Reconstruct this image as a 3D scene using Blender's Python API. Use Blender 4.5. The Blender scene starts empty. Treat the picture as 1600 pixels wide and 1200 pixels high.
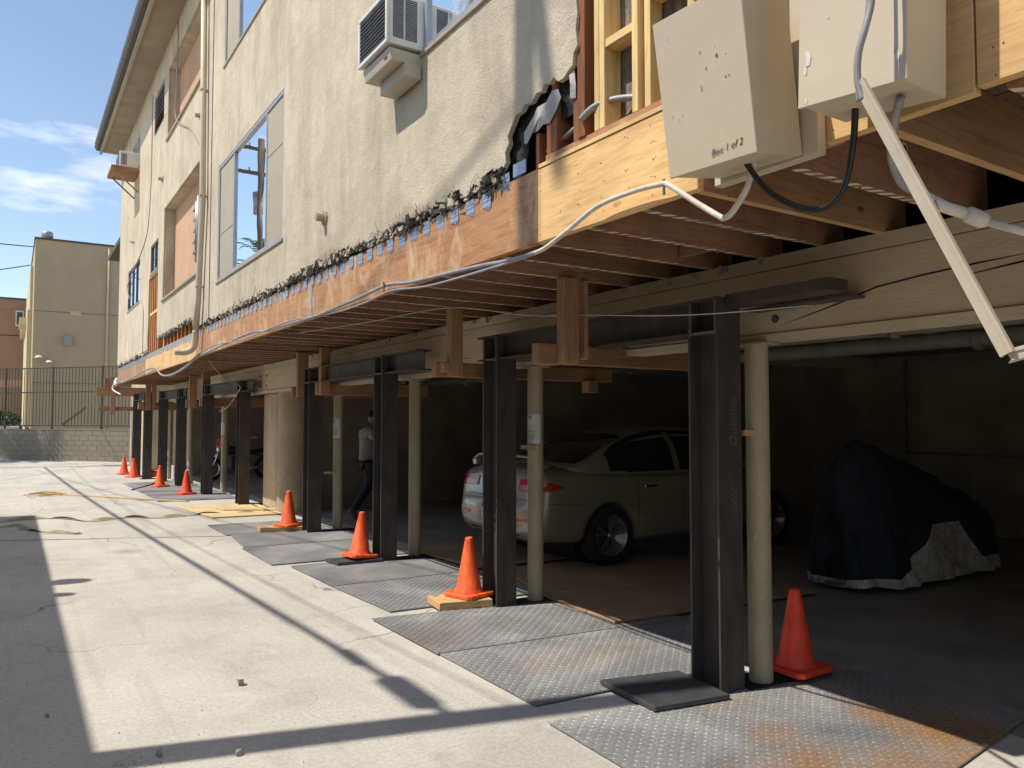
import bpy, bmesh, math, random
from mathutils import Vector, Matrix, noise as mnoise
R = math.radians
rng = random.Random(7)
sc = bpy.context.scene
C = sc.collection

# ------------------------------------------------------------------ camera
cd = bpy.data.cameras.new('camera')
cam = bpy.data.objects.new('camera', cd); C.objects.link(cam)
cd.sensor_width = 36; cd.lens = 1204 / 1600 * 36; cd.clip_start = .05; cd.clip_end = 2000
_r = Vector((.839, -.5443, 0)); _f = Vector((.5437, .838, .0456)).normalized()
_r = (_r - _f * _r.dot(_f)).normalized(); _u = _r.cross(_f)
cam.matrix_world = Matrix(((_r.x, _u.x, -_f.x, 0), (_r.y, _u.y, -_f.y, 0), (_r.z, _u.z, -_f.z, 1.6), (0, 0, 0, 1)))
sc.camera = cam
# ------------------------------------------------------------------ sky and sun
SUN = Vector((-1, .28, 1.6)).normalized()
w = bpy.data.worlds.new('World'); sc.world = w; w.use_nodes = True
nt = w.node_tree; N = nt.nodes; L = nt.links
bg = N['Background']
sky = N.new('ShaderNodeTexSky'); sky.sky_type = 'NISHITA'; sky.sun_disc = False
sky.sun_elevation = math.asin(SUN.z); sky.sun_rotation = math.atan2(SUN.x, SUN.y)
sky.altitude = 100; sky.air_density = 1.0; sky.dust_density = .3; sky.ozone_density = 3.5
tc = N.new('ShaderNodeTexCoord'); mp = N.new('ShaderNodeMapping'); mp.inputs['Scale'].default_value = (1.6, 1.6, 5.5)
mp.inputs['Location'].default_value = (.35, .12, .80)
no = N.new('ShaderNodeTexNoise'); no.inputs['Scale'].default_value = 2.1; no.inputs['Detail'].default_value = 9; no.inputs['Roughness'].default_value = .6
rp = N.new('ShaderNodeValToRGB'); rp.color_ramp.elements[0].position = .56; rp.color_ramp.elements[1].position = .80
mx = N.new('ShaderNodeMixRGB'); mx.inputs['Color2'].default_value = (6.4, 7.0, 8.4, 1)
L.new(tc.outputs['Generated'], mp.inputs['Vector']); L.new(mp.outputs[0], no.inputs['Vector']); L.new(no.outputs['Fac'], rp.inputs['Fac'])
L.new(rp.outputs['Color'], mx.inputs['Fac']); L.new(sky.outputs[0], mx.inputs['Color1']); wb = N.new('ShaderNodeMixRGB'); wb.blend_type = 'MULTIPLY'; wb.inputs['Fac'].default_value = 1; wb.inputs['Color2'].default_value = (1.02, .91, .80, 1)   # warm white balance of the whole sky
L.new(mx.outputs[0], wb.inputs['Color1']); L.new(wb.outputs[0], bg.inputs['Color'])
bg.inputs['Strength'].default_value = .118
sd = bpy.data.lights.new('sun', 'SUN'); sd.energy = 2.6; sd.angle = R(.53); sd.color = (1, .935, .83)
so = bpy.data.objects.new('sun', sd); C.objects.link(so); so.rotation_euler = (-SUN).to_track_quat('-Z', 'Y').to_euler(); so.location = (-20, 6, 30)
sc.render.engine = 'CYCLES'
sc.cycles.max_bounces = 8; sc.cycles.diffuse_bounces = 4
sc.view_settings.view_transform = 'Standard'; sc.view_settings.look = 'None'
sc.view_settings.exposure = 0.95; sc.view_settings.gamma = 1

# ------------------------------------------------------------------ materials
def nodes(name):
    m = bpy.data.materials.new(name); m.use_nodes = True
    return m, m.node_tree.nodes, m.node_tree.links, m.node_tree.nodes['Principled BSDF']
def ramp(N, cols, pos=None):
    r = N.new('ShaderNodeValToRGB'); e = r.color_ramp.elements
    pos = pos or [i / (len(cols) - 1) for i in range(len(cols))]
    while len(e) < len(cols): e.new(.5)
    for i, (c, p) in enumerate(zip(cols, pos)): e[i].position = p; e[i].color = (*c, 1)
    return r
def tex(N, L, kind, vec, **kw):
    t = N.new(kind)
    for k, v in kw.items():
        if isinstance(v, str): setattr(t, k, v)
        else: t.inputs[k].default_value = v
    L.new(vec, t.inputs['Vector']); return t
def mixc(N, L, fac, a, b, mode='MIX'):
    m = N.new('ShaderNodeMixRGB'); m.blend_type = mode
    for s, v in (('Fac', fac), ('Color1', a), ('Color2', b)):
        if isinstance(v, (int, float)): m.inputs[s].default_value = v
        elif isinstance(v, tuple): m.inputs[s].default_value = (*v, 1)
        else: L.new(v, m.inputs[s])
    return m.outputs[0]
def coord(N, L, sc_=(1, 1, 1), world=False):
    if world: o = N.new('ShaderNodeNewGeometry').outputs['Position']
    else: o = N.new('ShaderNodeTexCoord').outputs['Object']
    m = N.new('ShaderNodeMapping'); m.inputs['Scale'].default_value = sc_
    L.new(o, m.inputs['Vector']); return m.outputs[0]
def bump(N, L, b, h, strength, dist=.01, prev=None):
    n = N.new('ShaderNodeBump'); n.inputs['Strength'].default_value = strength; n.inputs['Distance'].default_value = dist
    L.new(h, n.inputs['Height'])
    if prev: L.new(prev, n.inputs['Normal'])
    L.new(n.outputs[0], b.inputs['Normal']); return n.outputs[0]
def mat(name, c1, c2=None, scale=4, rough=.75, metal=0, bmp=0, bsc=60, bdist=.01, stretch=(1, 1, 1), c3=None, spec=.4, world=False, vary=0):
    m, N, L, b = nodes(name)
    v = coord(N, L, stretch, world)
    c2 = c2 or tuple(x * .8 for x in c1)
    n = tex(N, L, 'ShaderNodeTexNoise', v, Scale=scale, Detail=8., Roughness=.62)
    cols = [c2, c1] if not c3 else [c2, c1, c3]
    r = ramp(N, cols, [.32, .66] if not c3 else [.3, .52, .72]); L.new(n.outputs['Fac'], r.inputs['Fac'])
    o = r.outputs['Color']
    if vary:
        oi = N.new('ShaderNodeObjectInfo'); rr = ramp(N, [(1 - vary,) * 3, (1 + vary,) * 3]); L.new(oi.outputs['Random'], rr.inputs['Fac'])
        o = mixc(N, L, 1., o, rr.outputs['Color'], 'MULTIPLY')
    L.new(o, b.inputs['Base Color'])
    b.inputs['Roughness'].default_value = rough; b.inputs['Metallic'].default_value = metal; b.inputs['Specular IOR Level'].default_value = spec
    if bmp:
        n2 = tex(N, L, 'ShaderNodeTexNoise', v, Scale=float(bsc), Detail=5., Roughness=.6)
        bump(N, L, b, n2.outputs['Fac'], bmp, bdist)
    return m
def wood(name, c1, c2, axis='y', rough=.7, knots=True, stain=None, vary=.12):
    m, N, L, b = nodes(name)
    s = {'x': (1.2, 16, 16), 'y': (16, 1.2, 16), 'z': (16, 16, 1.2)}[axis]
    v = coord(N, L, s); v1 = coord(N, L)
    n = tex(N, L, 'ShaderNodeTexNoise', v, Scale=2.4, Detail=8., Roughness=.6, Distortion=1.2)
    r = ramp(N, [c2, c1, tuple(min(1, x * 1.12) for x in c1)], [.3, .52, .75]); L.new(n.outputs['Fac'], r.inputs['Fac'])
    o = r.outputs['Color']
    big = tex(N, L, 'ShaderNodeTexNoise', v1, Scale=2.3, Detail=4.)
    o = mixc(N, L, .35, o, ramp_out(N, L, big.outputs['Fac'], [(.45,) * 3, (1.25,) * 3], [.3, .7]), 'MULTIPLY')
    if knots:
        vo = tex(N, L, 'ShaderNodeTexVoronoi', coord(N, L, {'x': (.5, 1, 1), 'y': (1, .5, 1), 'z': (1, 1, .5)}[axis]), Scale=5.)
        k = ramp_out(N, L, vo.outputs['Distance'], [(1, 1, 1), (0, 0, 0)], [.05, .11])
        o = mixc(N, L, k, o, tuple(x * .35 for x in c2))
    if stain:
        st = tex(N, L, 'ShaderNodeTexNoise', coord(N, L, (1, 1, .5)), Scale=3.2, Detail=9., Roughness=.7, Distortion=.8)
        o = mixc(N, L, ramp_out(N, L, st.outputs['Fac'], [(0, 0, 0), (1, 1, 1)], [.5, .66]), o, stain)
    if vary:
        oi = N.new('ShaderNodeObjectInfo')
        o = mixc(N, L, 1., o, ramp_out(N, L, oi.outputs['Random'], [(1 - vary,) * 3, (1 + vary,) * 3]), 'MULTIPLY')
    L.new(o, b.inputs['Base Color']); b.inputs['Roughness'].default_value = rough; b.inputs['Specular IOR Level'].default_value = .3
    bump(N, L, b, n.outputs['Fac'], .25, .004)
    return m
def ramp_out(N, L, fac, cols, pos=None):
    r = ramp(N, cols, pos); L.new(fac, r.inputs['Fac']); return r.outputs['Color']

def vv0(N, L, v):
    w_ = tex(N, L, 'ShaderNodeTexNoise', v, Scale=3., Detail=3.)
    a = N.new('ShaderNodeVectorMath'); a.operation = 'MULTIPLY_ADD'; a.inputs[1].default_value = (.3, .3, 0); L.new(w_.outputs['Color'], a.inputs[0]); L.new(v, a.inputs[2]); return a.outputs[0]
def concrete():
    m, N, L, b = nodes('concrete_paving'); v = coord(N, L, world=True)
    n1 = tex(N, L, 'ShaderNodeTexNoise', v, Scale=.55, Detail=7., Roughness=.65)
    n2 = tex(N, L, 'ShaderNodeTexNoise', v, Scale=38., Detail=6., Roughness=.75)
    n3 = tex(N, L, 'ShaderNodeTexNoise', coord(N, L, (1, .35, 1), True), Scale=2.6, Detail=9., Roughness=.7, Distortion=.6)
    o = ramp_out(N, L, n1.outputs['Fac'], [(.40, .37, .325), (.52, .485, .425), (.585, .55, .485)], [.3, .5, .7])
    o = mixc(N, L, .6, o, ramp_out(N, L, n2.outputs['Fac'], [(.68,) * 3, (1.12,) * 3], [.35, .6]), 'MULTIPLY')
    o = mixc(N, L, ramp_out(N, L, n3.outputs['Fac'], [(0, 0, 0), (.55,) * 3], [.55, .72]), o, (.30, .285, .26))
    n3b = tex(N, L, 'ShaderNodeTexNoise', v, Scale=1.7, Detail=10., Roughness=.75, Distortion=1.5)
    o = mixc(N, L, ramp_out(N, L, n3b.outputs['Fac'], [(.5,) * 3, (0, 0, 0)], [.34, .44]), o, (.60, .57, .52))
    ag = tex(N, L, 'ShaderNodeTexNoise', v, Scale=150., Detail=3., Roughness=.8)
    am = tex(N, L, 'ShaderNodeTexNoise', v, Scale=.8, Detail=5., Roughness=.6, Distortion=1.)
    agc = ramp_out(N, L, ag.outputs['Fac'], [(.45,) * 3, (1.0,) * 3, (1.25,) * 3], [.34, .5, .68])
    o = mixc(N, L, ramp_out(N, L, am.outputs['Fac'], [(.25,) * 3, (.95,) * 3], [.42, .60]), o, mixc(N, L, 1., o, agc, 'MULTIPLY'))
    oil = tex(N, L, 'ShaderNodeTexVoronoi', vv0(N, L, v), Scale=.55)
    o = mixc(N, L, ramp_out(N, L, oil.outputs['Distance'], [(.55,) * 3, (0, 0, 0)], [.03, .13]), o, (.17, .16, .145))
    tk = tex(N, L, 'ShaderNodeTexNoise', coord(N, L, (3.2, .16, 1), True), Scale=1.5, Detail=6., Roughness=.6)
    o = mixc(N, L, ramp_out(N, L, tk.outputs['Fac'], [(0, 0, 0), (.38,) * 3], [.54, .72]), o, (.27, .255, .23))
    # fine wandering cracks, only in some places
    wv = tex(N, L, 'ShaderNodeTexNoise', v, Scale=1.3, Detail=5.)
    vv = N.new('ShaderNodeVectorMath'); vv.operation = 'MULTIPLY_ADD'; vv.inputs[1].default_value = (.9, .9, 0)
    L.new(wv.outputs['Color'], vv.inputs[0]); L.new(v, vv.inputs[2])
    cr = N.new('ShaderNodeTexVoronoi'); cr.feature = 'DISTANCE_TO_EDGE'; cr.inputs['Scale'].default_value = .42; L.new(vv.outputs[0], cr.inputs['Vector'])
    ck = ramp_out(N, L, cr.outputs['Distance'], [(1, 1, 1), (0, 0, 0)], [.0015, .0038])
    mk_ = tex(N, L, 'ShaderNodeTexNoise', v, Scale=.5, Detail=2.)
    mk2 = mixc(N, L, 1., ck, ramp_out(N, L, mk_.outputs['Fac'], [(0, 0, 0), (.8,) * 3], [.46, .58]), 'MULTIPLY')
    o = mixc(N, L, mk2, o, (.10, .09, .08))
    # scattered specks
    sp = tex(N, L, 'ShaderNodeTexVoronoi', v, Scale=9.); 
    o = mixc(N, L, ramp_out(N, L, sp.outputs['Distance'], [(.5,) * 3, (0, 0, 0)], [.03, .07]), o, (.19, .18, .165))
    L.new(o, b.inputs['Base Color']); b.inputs['Roughness'].default_value = .9; b.inputs['Specular IOR Level'].default_value = .25
    p = bump(N, L, b, n2.outputs['Fac'], .25, .006); bump(N, L, b, n1.outputs['Fac'], .2, .05, p)
    return m
def stucco(name='stucco_paint', base=(.60, .52, .39), dark=(.475, .405, .295)):
    m, N, L, b = nodes(name); v = coord(N, L, world=True)
    n1 = tex(N, L, 'ShaderNodeTexNoise', v, Scale=.9, Detail=8., Roughness=.65)
    n2 = tex(N, L, 'ShaderNodeTexNoise', v, Scale=70., Detail=4., Roughness=.6)
    n4 = tex(N, L, 'ShaderNodeTexNoise', v, Scale=9., Detail=6., Roughness=.6)
    dr = tex(N, L, 'ShaderNodeTexNoise', coord(N, L, (1, 2.1, .45), True), Scale=1.3, Detail=8., Roughness=.62, Distortion=.5)
    o = ramp_out(N, L, n1.outputs['Fac'], [dark, base, tuple(x * 1.06 for x in base)], [.25, .5, .75])
    o = mixc(N, L, ramp_out(N, L, dr.outputs['Fac'], [(0, 0, 0), (.62,) * 3], [.46, .72]), o, tuple(x * .80 for x in dark))
    pt_ = tex(N, L, 'ShaderNodeTexNoise', coord(N, L, (1, .8, .6), True), Scale=2.4, Detail=3., Roughness=.5, Distortion=.7)
    o = mixc(N, L, .5, o, ramp_out(N, L, pt_.outputs['Fac'], [(.82, .82, .83), (1.06,) * 3], [.36, .6]), 'MULTIPLY')
    o = mixc(N, L, .35, o, ramp_out(N, L, n4.outputs['Fac'], [(.8,) * 3, (1.1,) * 3], [.35, .65]), 'MULTIPLY')
    o = mixc(N, L, .5, o, ramp_out(N, L, n2.outputs['Fac'], [(.75,) * 3, (1.08,) * 3], [.3, .6]), 'MULTIPLY')
    L.new(o, b.inputs['Base Color']); b.inputs['Roughness'].default_value = .95; b.inputs['Specular IOR Level'].default_value = .15
    p = bump(N, L, b, n2.outputs['Fac'], .55, .012); bump(N, L, b, n4.outputs['Fac'], .35, .03, p)
    return m
def tread_plate(name, rust, seed):
    m, N, L, b = nodes(name); v = coord(N, L, world=True)
    mp_ = N.new('ShaderNodeMapping'); mp_.inputs['Location'].default_value = (seed, seed * 1.7, 0); L.new(v, mp_.inputs['Vector'])
    n1 = tex(N, L, 'ShaderNodeTexNoise', mp_.outputs[0], Scale=1.1, Detail=8., Roughness=.62, Distortion=.5)
    n2 = tex(N, L, 'ShaderNodeTexNoise', v, Scale=55., Detail=5.)
    n3 = tex(N, L, 'ShaderNodeTexNoise', mp_.outputs[0], Scale=.75, Detail=6., Roughness=.55)
    o = ramp_out(N, L, n1.outputs['Fac'], [(.17, .172, .18), (.30, .30, .30), (.50, .49, .47)], [.3, .52, .74])
    o = mixc(N, L, ramp_out(N, L, n3.outputs['Fac'], [(0, 0, 0), (rust,) * 3], [.5, .68]), o, (.36, .19, .075))
    o = mixc(N, L, .6, o, ramp_out(N, L, n2.outputs['Fac'], [(.6,) * 3, (1.2,) * 3], [.35, .65]), 'MULTIPLY')
    sp = tex(N, L, 'ShaderNodeTexVoronoi', v, Scale=6.)
    o = mixc(N, L, ramp_out(N, L, sp.outputs['Distance'], [(.8,) * 3, (0, 0, 0)], [.025, .045]), o, (.7, .68, .64))
    L.new(o, b.inputs['Base Color']); b.inputs['Metallic'].default_value = .25; b.inputs['Roughness'].default_value = .52
    bump(N, L, b, n2.outputs['Fac'], .2, .003)
    return m
def glass(name, tint=(.75, .82, .85), ior=1.8):
    m, N, L, b = nodes(name); N.remove(b)
    t = N.new('ShaderNodeBsdfTransparent'); t.inputs[0].default_value = (*tint, 1)
    g_ = N.new('ShaderNodeBsdfGlossy'); g_.inputs['Roughness'].default_value = .01; g_.inputs['Color'].default_value = (.95, .97, 1, 1)
    fr = N.new('ShaderNodeFresnel'); fr.inputs['IOR'].default_value = ior
    nz = tex(N, L, 'ShaderNodeTexNoise', coord(N, L), Scale=1.6, Detail=1.)
    bp = N.new('ShaderNodeBump'); bp.inputs['Strength'].default_value = .03; bp.inputs['Distance'].default_value = .05
    L.new(nz.outputs['Fac'], bp.inputs['Height']); L.new(bp.outputs[0], g_.inputs['Normal'])
    ms = N.new('ShaderNodeMixShader'); L.new(fr.outputs[0], ms.inputs[0]); L.new(t.outputs[0], ms.inputs[1]); L.new(g_.outputs[0], ms.inputs[2])
    L.new(ms.outputs[0], N['Material Output'].inputs['Surface']); return m
def lath(name, c1, c2):   # joist undersides with the ghost stripes of old plaster lath
    m, N, L, b = nodes(name); v = coord(N, L, (1, 1, 1), True)
    wv = tex(N, L, 'ShaderNodeTexWave', v, Scale=7.5, Distortion=1.3, Detail=2.)
    wv.bands_direction = 'DIAGONAL'
    n = tex(N, L, 'ShaderNodeTexNoise', v, Scale=14., Detail=6.)
    o = mixc(N, L, ramp_out(N, L, wv.outputs['Fac'], [(0, 0, 0), (1, 1, 1)], [.42, .56]), c2, c1)
    o = mixc(N, L, ramp_out(N, L, n.outputs['Fac'], [(0, 0, 0), (.8,) * 3], [.45, .65]), o, c2)
    L.new(o, b.inputs['Base Color']); b.inputs['Roughness'].default_value = .9
    return m

M = {}
M['concrete'] = concrete()
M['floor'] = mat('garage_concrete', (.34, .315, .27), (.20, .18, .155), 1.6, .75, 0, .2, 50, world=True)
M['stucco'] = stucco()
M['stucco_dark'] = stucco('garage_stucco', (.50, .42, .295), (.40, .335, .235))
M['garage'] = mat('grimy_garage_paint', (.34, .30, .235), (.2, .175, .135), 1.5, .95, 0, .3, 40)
M['salmon'] = mat('salmon_wall', (.56, .35, .23), (.50, .30, .19), 2, .9, 0, .4, 80)
M['soffit'] = mat('soffit_paint', (.34, .285, .20), (.26, .215, .15), 2, .9, 0, .2, 60)
M['fascia'] = mat('fascia_paint', (.09, .072, .06), (.06, .05, .045), 4, .6)
M['roof'] = mat('roofing', (.12, .11, .10), (.08, .075, .07), 8, .95, 0, .5, 60)
M['trim'] = mat('beige_trim', (.40, .345, .255), (.34, .29, .21), 5, .7)
M['screen'] = mat('beige_window_panel', (.42, .365, .28), (.38, .33, .25), 3, .8)
M['alu'] = mat('aluminium_frame', (.46, .46, .47), (.38, .38, .4), 8, .42, .6)
M['darkframe'] = mat('dark_frame', (.10, .095, .09), (.07, .07, .07), 8, .5)
M['glass'] = glass('window_glass', (.9, .93, .94), 1.45)
M['curtain'] = mat('curtain_cloth', (.66, .65, .63), (.46, .46, .46), 3, .95, 0, 0, 60, .01, (1, 6, .4))
M['plastic'] = mat('plastic_sheet', (.75, .76, .77), (.5, .52, .54), 4, .25, 0, .9, 9, .08, (1, 1.2, .5))
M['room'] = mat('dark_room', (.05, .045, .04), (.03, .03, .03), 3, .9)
M['paper_black'] = mat('building_paper', (.028, .027, .026), (.015, .015, .015), 9, .85, 0, .6, 30, .02)
M['paper_grey'] = mat('grey_backing_paper', (.50, .475, .455), (.38, .36, .345), 6, .85, 0, .5, 20, .02)
M['plaster_old'] = mat('old_plaster', (.38, .33, .25), (.10, .085, .065), 7, .95, 0, .8, 16, .03, (1, 2.2, .8))
M['rim_old'] = wood('aged_rim_board', (.54, .28, .13), (.36, .165, .075), 'y', .55, False, (.72, .50, .29))
M['rim_old2'] = wood('weathered_rim_board', (.40, .22, .125), (.22, .115, .07), 'y', .7, False, (.50, .34, .22))
M['ply'] = wood('new_plywood', (.74, .48, .215), (.57, .33, .125), 'y', .6, True, (.66, .42, .19))
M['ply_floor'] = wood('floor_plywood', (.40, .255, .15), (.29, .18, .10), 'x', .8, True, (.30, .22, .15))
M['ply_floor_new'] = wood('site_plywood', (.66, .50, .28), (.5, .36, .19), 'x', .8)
M['stud_new'] = wood('new_stud', (.78, .57, .25), (.64, .42, .16), 'z', .6)
M['stud_new_y'] = wood('new_plate', (.78, .55, .25), (.62, .39, .16), 'y', .6)
M['stud_old'] = wood('old_stud', (.33, .125, .05), (.20, .07, .03), 'z', .65)
M['stud_mid'] = wood('far_stud', (.58, .27, .10), (.40, .17, .06), 'z', .65)
M['joist'] = wood('old_joist', (.37, .20, .12), (.22, .11, .065), 'x', .7, False, (.25, .15, .10), .22)
M['joist_new'] = wood('sister_joist', (.44, .26, .14), (.30, .17, .09), 'x', .65, True, None, .15)
M['joist_edge'] = lath('joist_underside', (.68, .53, .37), (.17, .115, .08))
M['joist_edge_new'] = wood('sister_joist_underside', (.56, .36, .17), (.40, .24, .10), 'x', .7, False)
M['subfloor'] = mat('subfloor_boards', (.18, .11, .075), (.10, .062, .042), 5, .85, 0, .3, 30)
M['timber'] = wood('shoring_timber', (.40, .225, .115), (.25, .13, .065), 'x', .75, True, (.30, .19, .11), .2)
M['timber_z'] = wood('shoring_post_timber', (.40, .235, .125), (.25, .14, .07), 'z', .75, True, (.28, .18, .11), .2)
M['block_wood'] = wood('wood_block', (.62, .42, .20), (.47, .28, .12), 'x', .75, True)
M['girder'] = mat('painted_girder', (.57, .475, .33), (.47, .39, .27), 3, .7, 0, .3, 30, .01, (3, .6, 3))
M['girder_hi'] = mat('painted_ledger', (.56, .475, .34), (.46, .39, .275), 3, .7, 0, .25, 30)
M['crack'] = mat('crack_gap', (.012, .011, .01), rough=1)
M['post'] = mat('painted_post', (.46, .395, .275), (.36, .31, .215), 5, .75, 0, .45, 28, .02, (1, 1, .6))
M['chip'] = mat('chipped_paint', (.55, .52, .47), (.36, .33, .29), 30, .9, 0, .6, 80)
M['steel'] = mat('primed_steel', (.068, .058, .054), (.046, .040, .038), 5, .6, 0, .15, 40, .004, (2, 2, .6), (.098, .08, .072), spec=.25)
M['weld'] = mat('ground_weld', (.22, .2, .18), (.12, .11, .1), 40, .5, .5, .5, 90)
M['steel_slab'] = mat('steel_slab', (.10, .10, .105), (.065, .065, .07), 6, .5, .3, .2, 60, .004)
M['chalk'] = mat('chalk', (.22, .21, .20), (.10, .095, .09), 60, 1)
M['ink'] = mat('marker_ink', (.10, .095, .09), rough=.7)
M['tie'] = mat('galvanised_tie', (.50, .60, .74), (.34, .43, .56), 30, .38, .55, .5, 70, .01)
M['cone'] = mat('cone_plastic', (.90, .125, .028), (.50, .075, .03), 13, .5, 0, .2, 20, .01, (1, 1, .45), (.95, .21, .07))
M['cone_red'] = mat('cone_red', (.92, .085, .03), (.68, .06, .028), 9, .5, 0, .08, 20)  # redder copy of the cone plastic, colour saturated for the cone standing in shade
M['red'] = mat('red_plastic', (.62, .02, .035), (.5, .018, .03), 6, .4)
M['box_paint'] = mat('box_paint', (.60, .51, .375), (.56, .475, .345), 3, .42, 0, .12, 14, .01)
M['conduit'] = mat('grey_conduit', (.33, .32, .305), (.23, .22, .21), 14, .5, .2, .2, 60)
M['conduit_white'] = mat('painted_conduit', (.70, .66, .58), (.5, .46, .4), 12, .6, 0, .5, 30)
M['cable_grey'] = mat('grey_cable', (.34, .335, .35), (.22, .215, .23), 10, .5)
M['cable_black'] = mat('black_cable', (.02, .021, .023), (.014, .014, .015), 10, .35)
M['channel'] = mat('cable_channel', (.52, .455, .35), (.43, .375, .285), 5, .5)
M['string'] = mat('string', (.68, .65, .6), rough=.9)
M['ac_white'] = mat('ac_enamel', (.74, .72, .67), (.62, .59, .53), 6, .4)
M['ac_dark'] = mat('ac_grille', (.12, .12, .13), (.08, .08, .085), 12, .6)
M['ac_fin'] = mat('ac_fins', (.33, .34, .36), (.2, .21, .22), 20, .5, .5)
M['spout'] = mat('downspout_paint', (.60, .51, .375), (.51, .43, .31), 4, .5)
M['block'] = mat('block_wall', (.235, .205, .16), (.195, .17, .13), 8, .95, 0, .5, 40, .02, vary=.06)
M['mortar'] = mat('mortar', (.225, .197, .153), (.19, .165, .128), 8, .95)
M['fence'] = mat('fence_paint', (.07, .06, .055), (.05, .043, .04), 6, .6)
M['tan'] = mat('tan_wall', (.47, .37, .235), (.42, .33, .205), .9, .95, 0, .3, 40, .02)
M['tan_side'] = mat('tan_side_wall', (.62, .52, .33), (.5, .41, .25), 1.5, .95, 0, .3, 40, .02)
M['orange_wall'] = mat('orange_stucco', (.38, .235, .14), (.34, .21, .125), 1.2, .95, 0, .3, 40, .02)
M['galv'] = mat('galvanised', (.42, .42, .41), (.3, .3, .3), 9, .45, .6)
M['white'] = mat('white_paint', (.72, .71, .68), (.6, .59, .56), 8, .6)
M['leaf'] = mat('leaf', (.075, .12, .03), (.035, .065, .018), 12, .6, vary=.2)
M['trunk'] = mat('bark', (.17, .13, .09), (.09, .07, .05), 8, .95, 0, .8, 20, .03)
M['pole'] = wood('pole_wood', (.15, .11, .08), (.09, .065, .05), 'z', .9, False)
M['neigh'] = stucco('neighbour_stucco', (.66, .60, .50), (.56, .51, .42))
M['car'] = mat('champagne_paint', (.36, .315, .245), (.35, .305, .236), 60, .32, .45, spec=.6)
M['car'].node_tree.nodes['Principled BSDF'].inputs['Coat Weight'].default_value = .6
M['car_glass'] = mat('car_glass', (.012, .015, .018), (.01, .012, .014), 4, .06, spec=.7)
M['car_black'] = mat('black_trim', (.02, .02, .02), (.014, .014, .014), 20, .6)
M['tyre'] = mat('tyre_rubber', (.022, .021, .02), (.014, .013, .013), 20, .85)
M['alloy'] = mat('alloy', (.42, .42, .43), (.32, .32, .33), 10, .3, .8)
M['lamp_red'] = mat('tail_lamp', (.48, .03, .03), (.36, .02, .02), 8, .15, spec=.7)
M['lamp_clear'] = mat('clear_lamp', (.42, .26, .23), (.34, .2, .18), 8, .15, spec=.7)
M['plate'] = mat('number_plate', (.62, .64, .68), (.55, .57, .6), 8, .45)
M['plate_ink'] = mat('plate_ink', (.02, .03, .12), rough=.6)
M['chrome'] = mat('chrome', (.7, .7, .7), (.6, .6, .6), 8, .12, 1)
M['cover'] = mat('navy_cover', (.024, .033, .055), (.013, .018, .032), 5, .7, 0, .5, 14, .04)
M['silver'] = mat('silver_cover', (.78, .75, .71), (.42, .40, .385), 9, .4, .1, 1., 10, .06)
M['skin'] = mat('skin', (.22, .12, .08), (.18, .10, .065), 8, .6)
M['shirt'] = mat('grey_shirt', (.27, .265, .26), (.2, .195, .19), 5, .95, 0, .5, 14, .03)
M['jeans'] = mat('dark_jeans', (.03, .034, .045), (.02, .023, .03), 8, .95, 0, .3, 30)
M['cap'] = mat('dark_cap', (.035, .032, .03), (.022, .02, .02), 8, .9)
M['shoe'] = mat('shoe', (.16, .155, .15), (.1, .1, .095), 10, .8)
M['glove'] = mat('dark_glove', (.03, .03, .03), (.02, .02, .02), 10, .9)
M['paper'] = mat('notice_paper', (.70, .68, .68), (.6, .585, .585), 5, .85)
M['highlight'] = mat('highlighter', (.60, .62, .10), (.5, .52, .08), 6, .85)
M['print'] = mat('grey_print', (.30, .30, .30), (.22, .22, .22), 20, .85)
M['webbing'] = mat('yellow_webbing', (.38, .345, .16), (.24, .21, .12), 8, .9, 0, .4, 60)
M['rope'] = mat('yellow_rope', (.62, .46, .14), (.5, .36, .1), 15, .8)
M['moss'] = mat('joint_dirt', (.12, .115, .085), (.07, .065, .05), 12, 1)
M['stone'] = mat('broken_stone', (.40, .375, .33), (.27, .25, .22), 12, .95, 0, .6, 40)
M['debris'] = mat('torn_edge_paper', (.085, .075, .062), (.03, .028, .025), 25, .95, 0, .6, 40)
M['wire'] = mat('lath_wire', (.21, .20, .18), (.12, .115, .105), 20, .6, .4)
M['pipe_dark'] = mat('ceiling_pipe', (.20, .18, .145), (.13, .12, .1), 6, .6)

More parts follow.
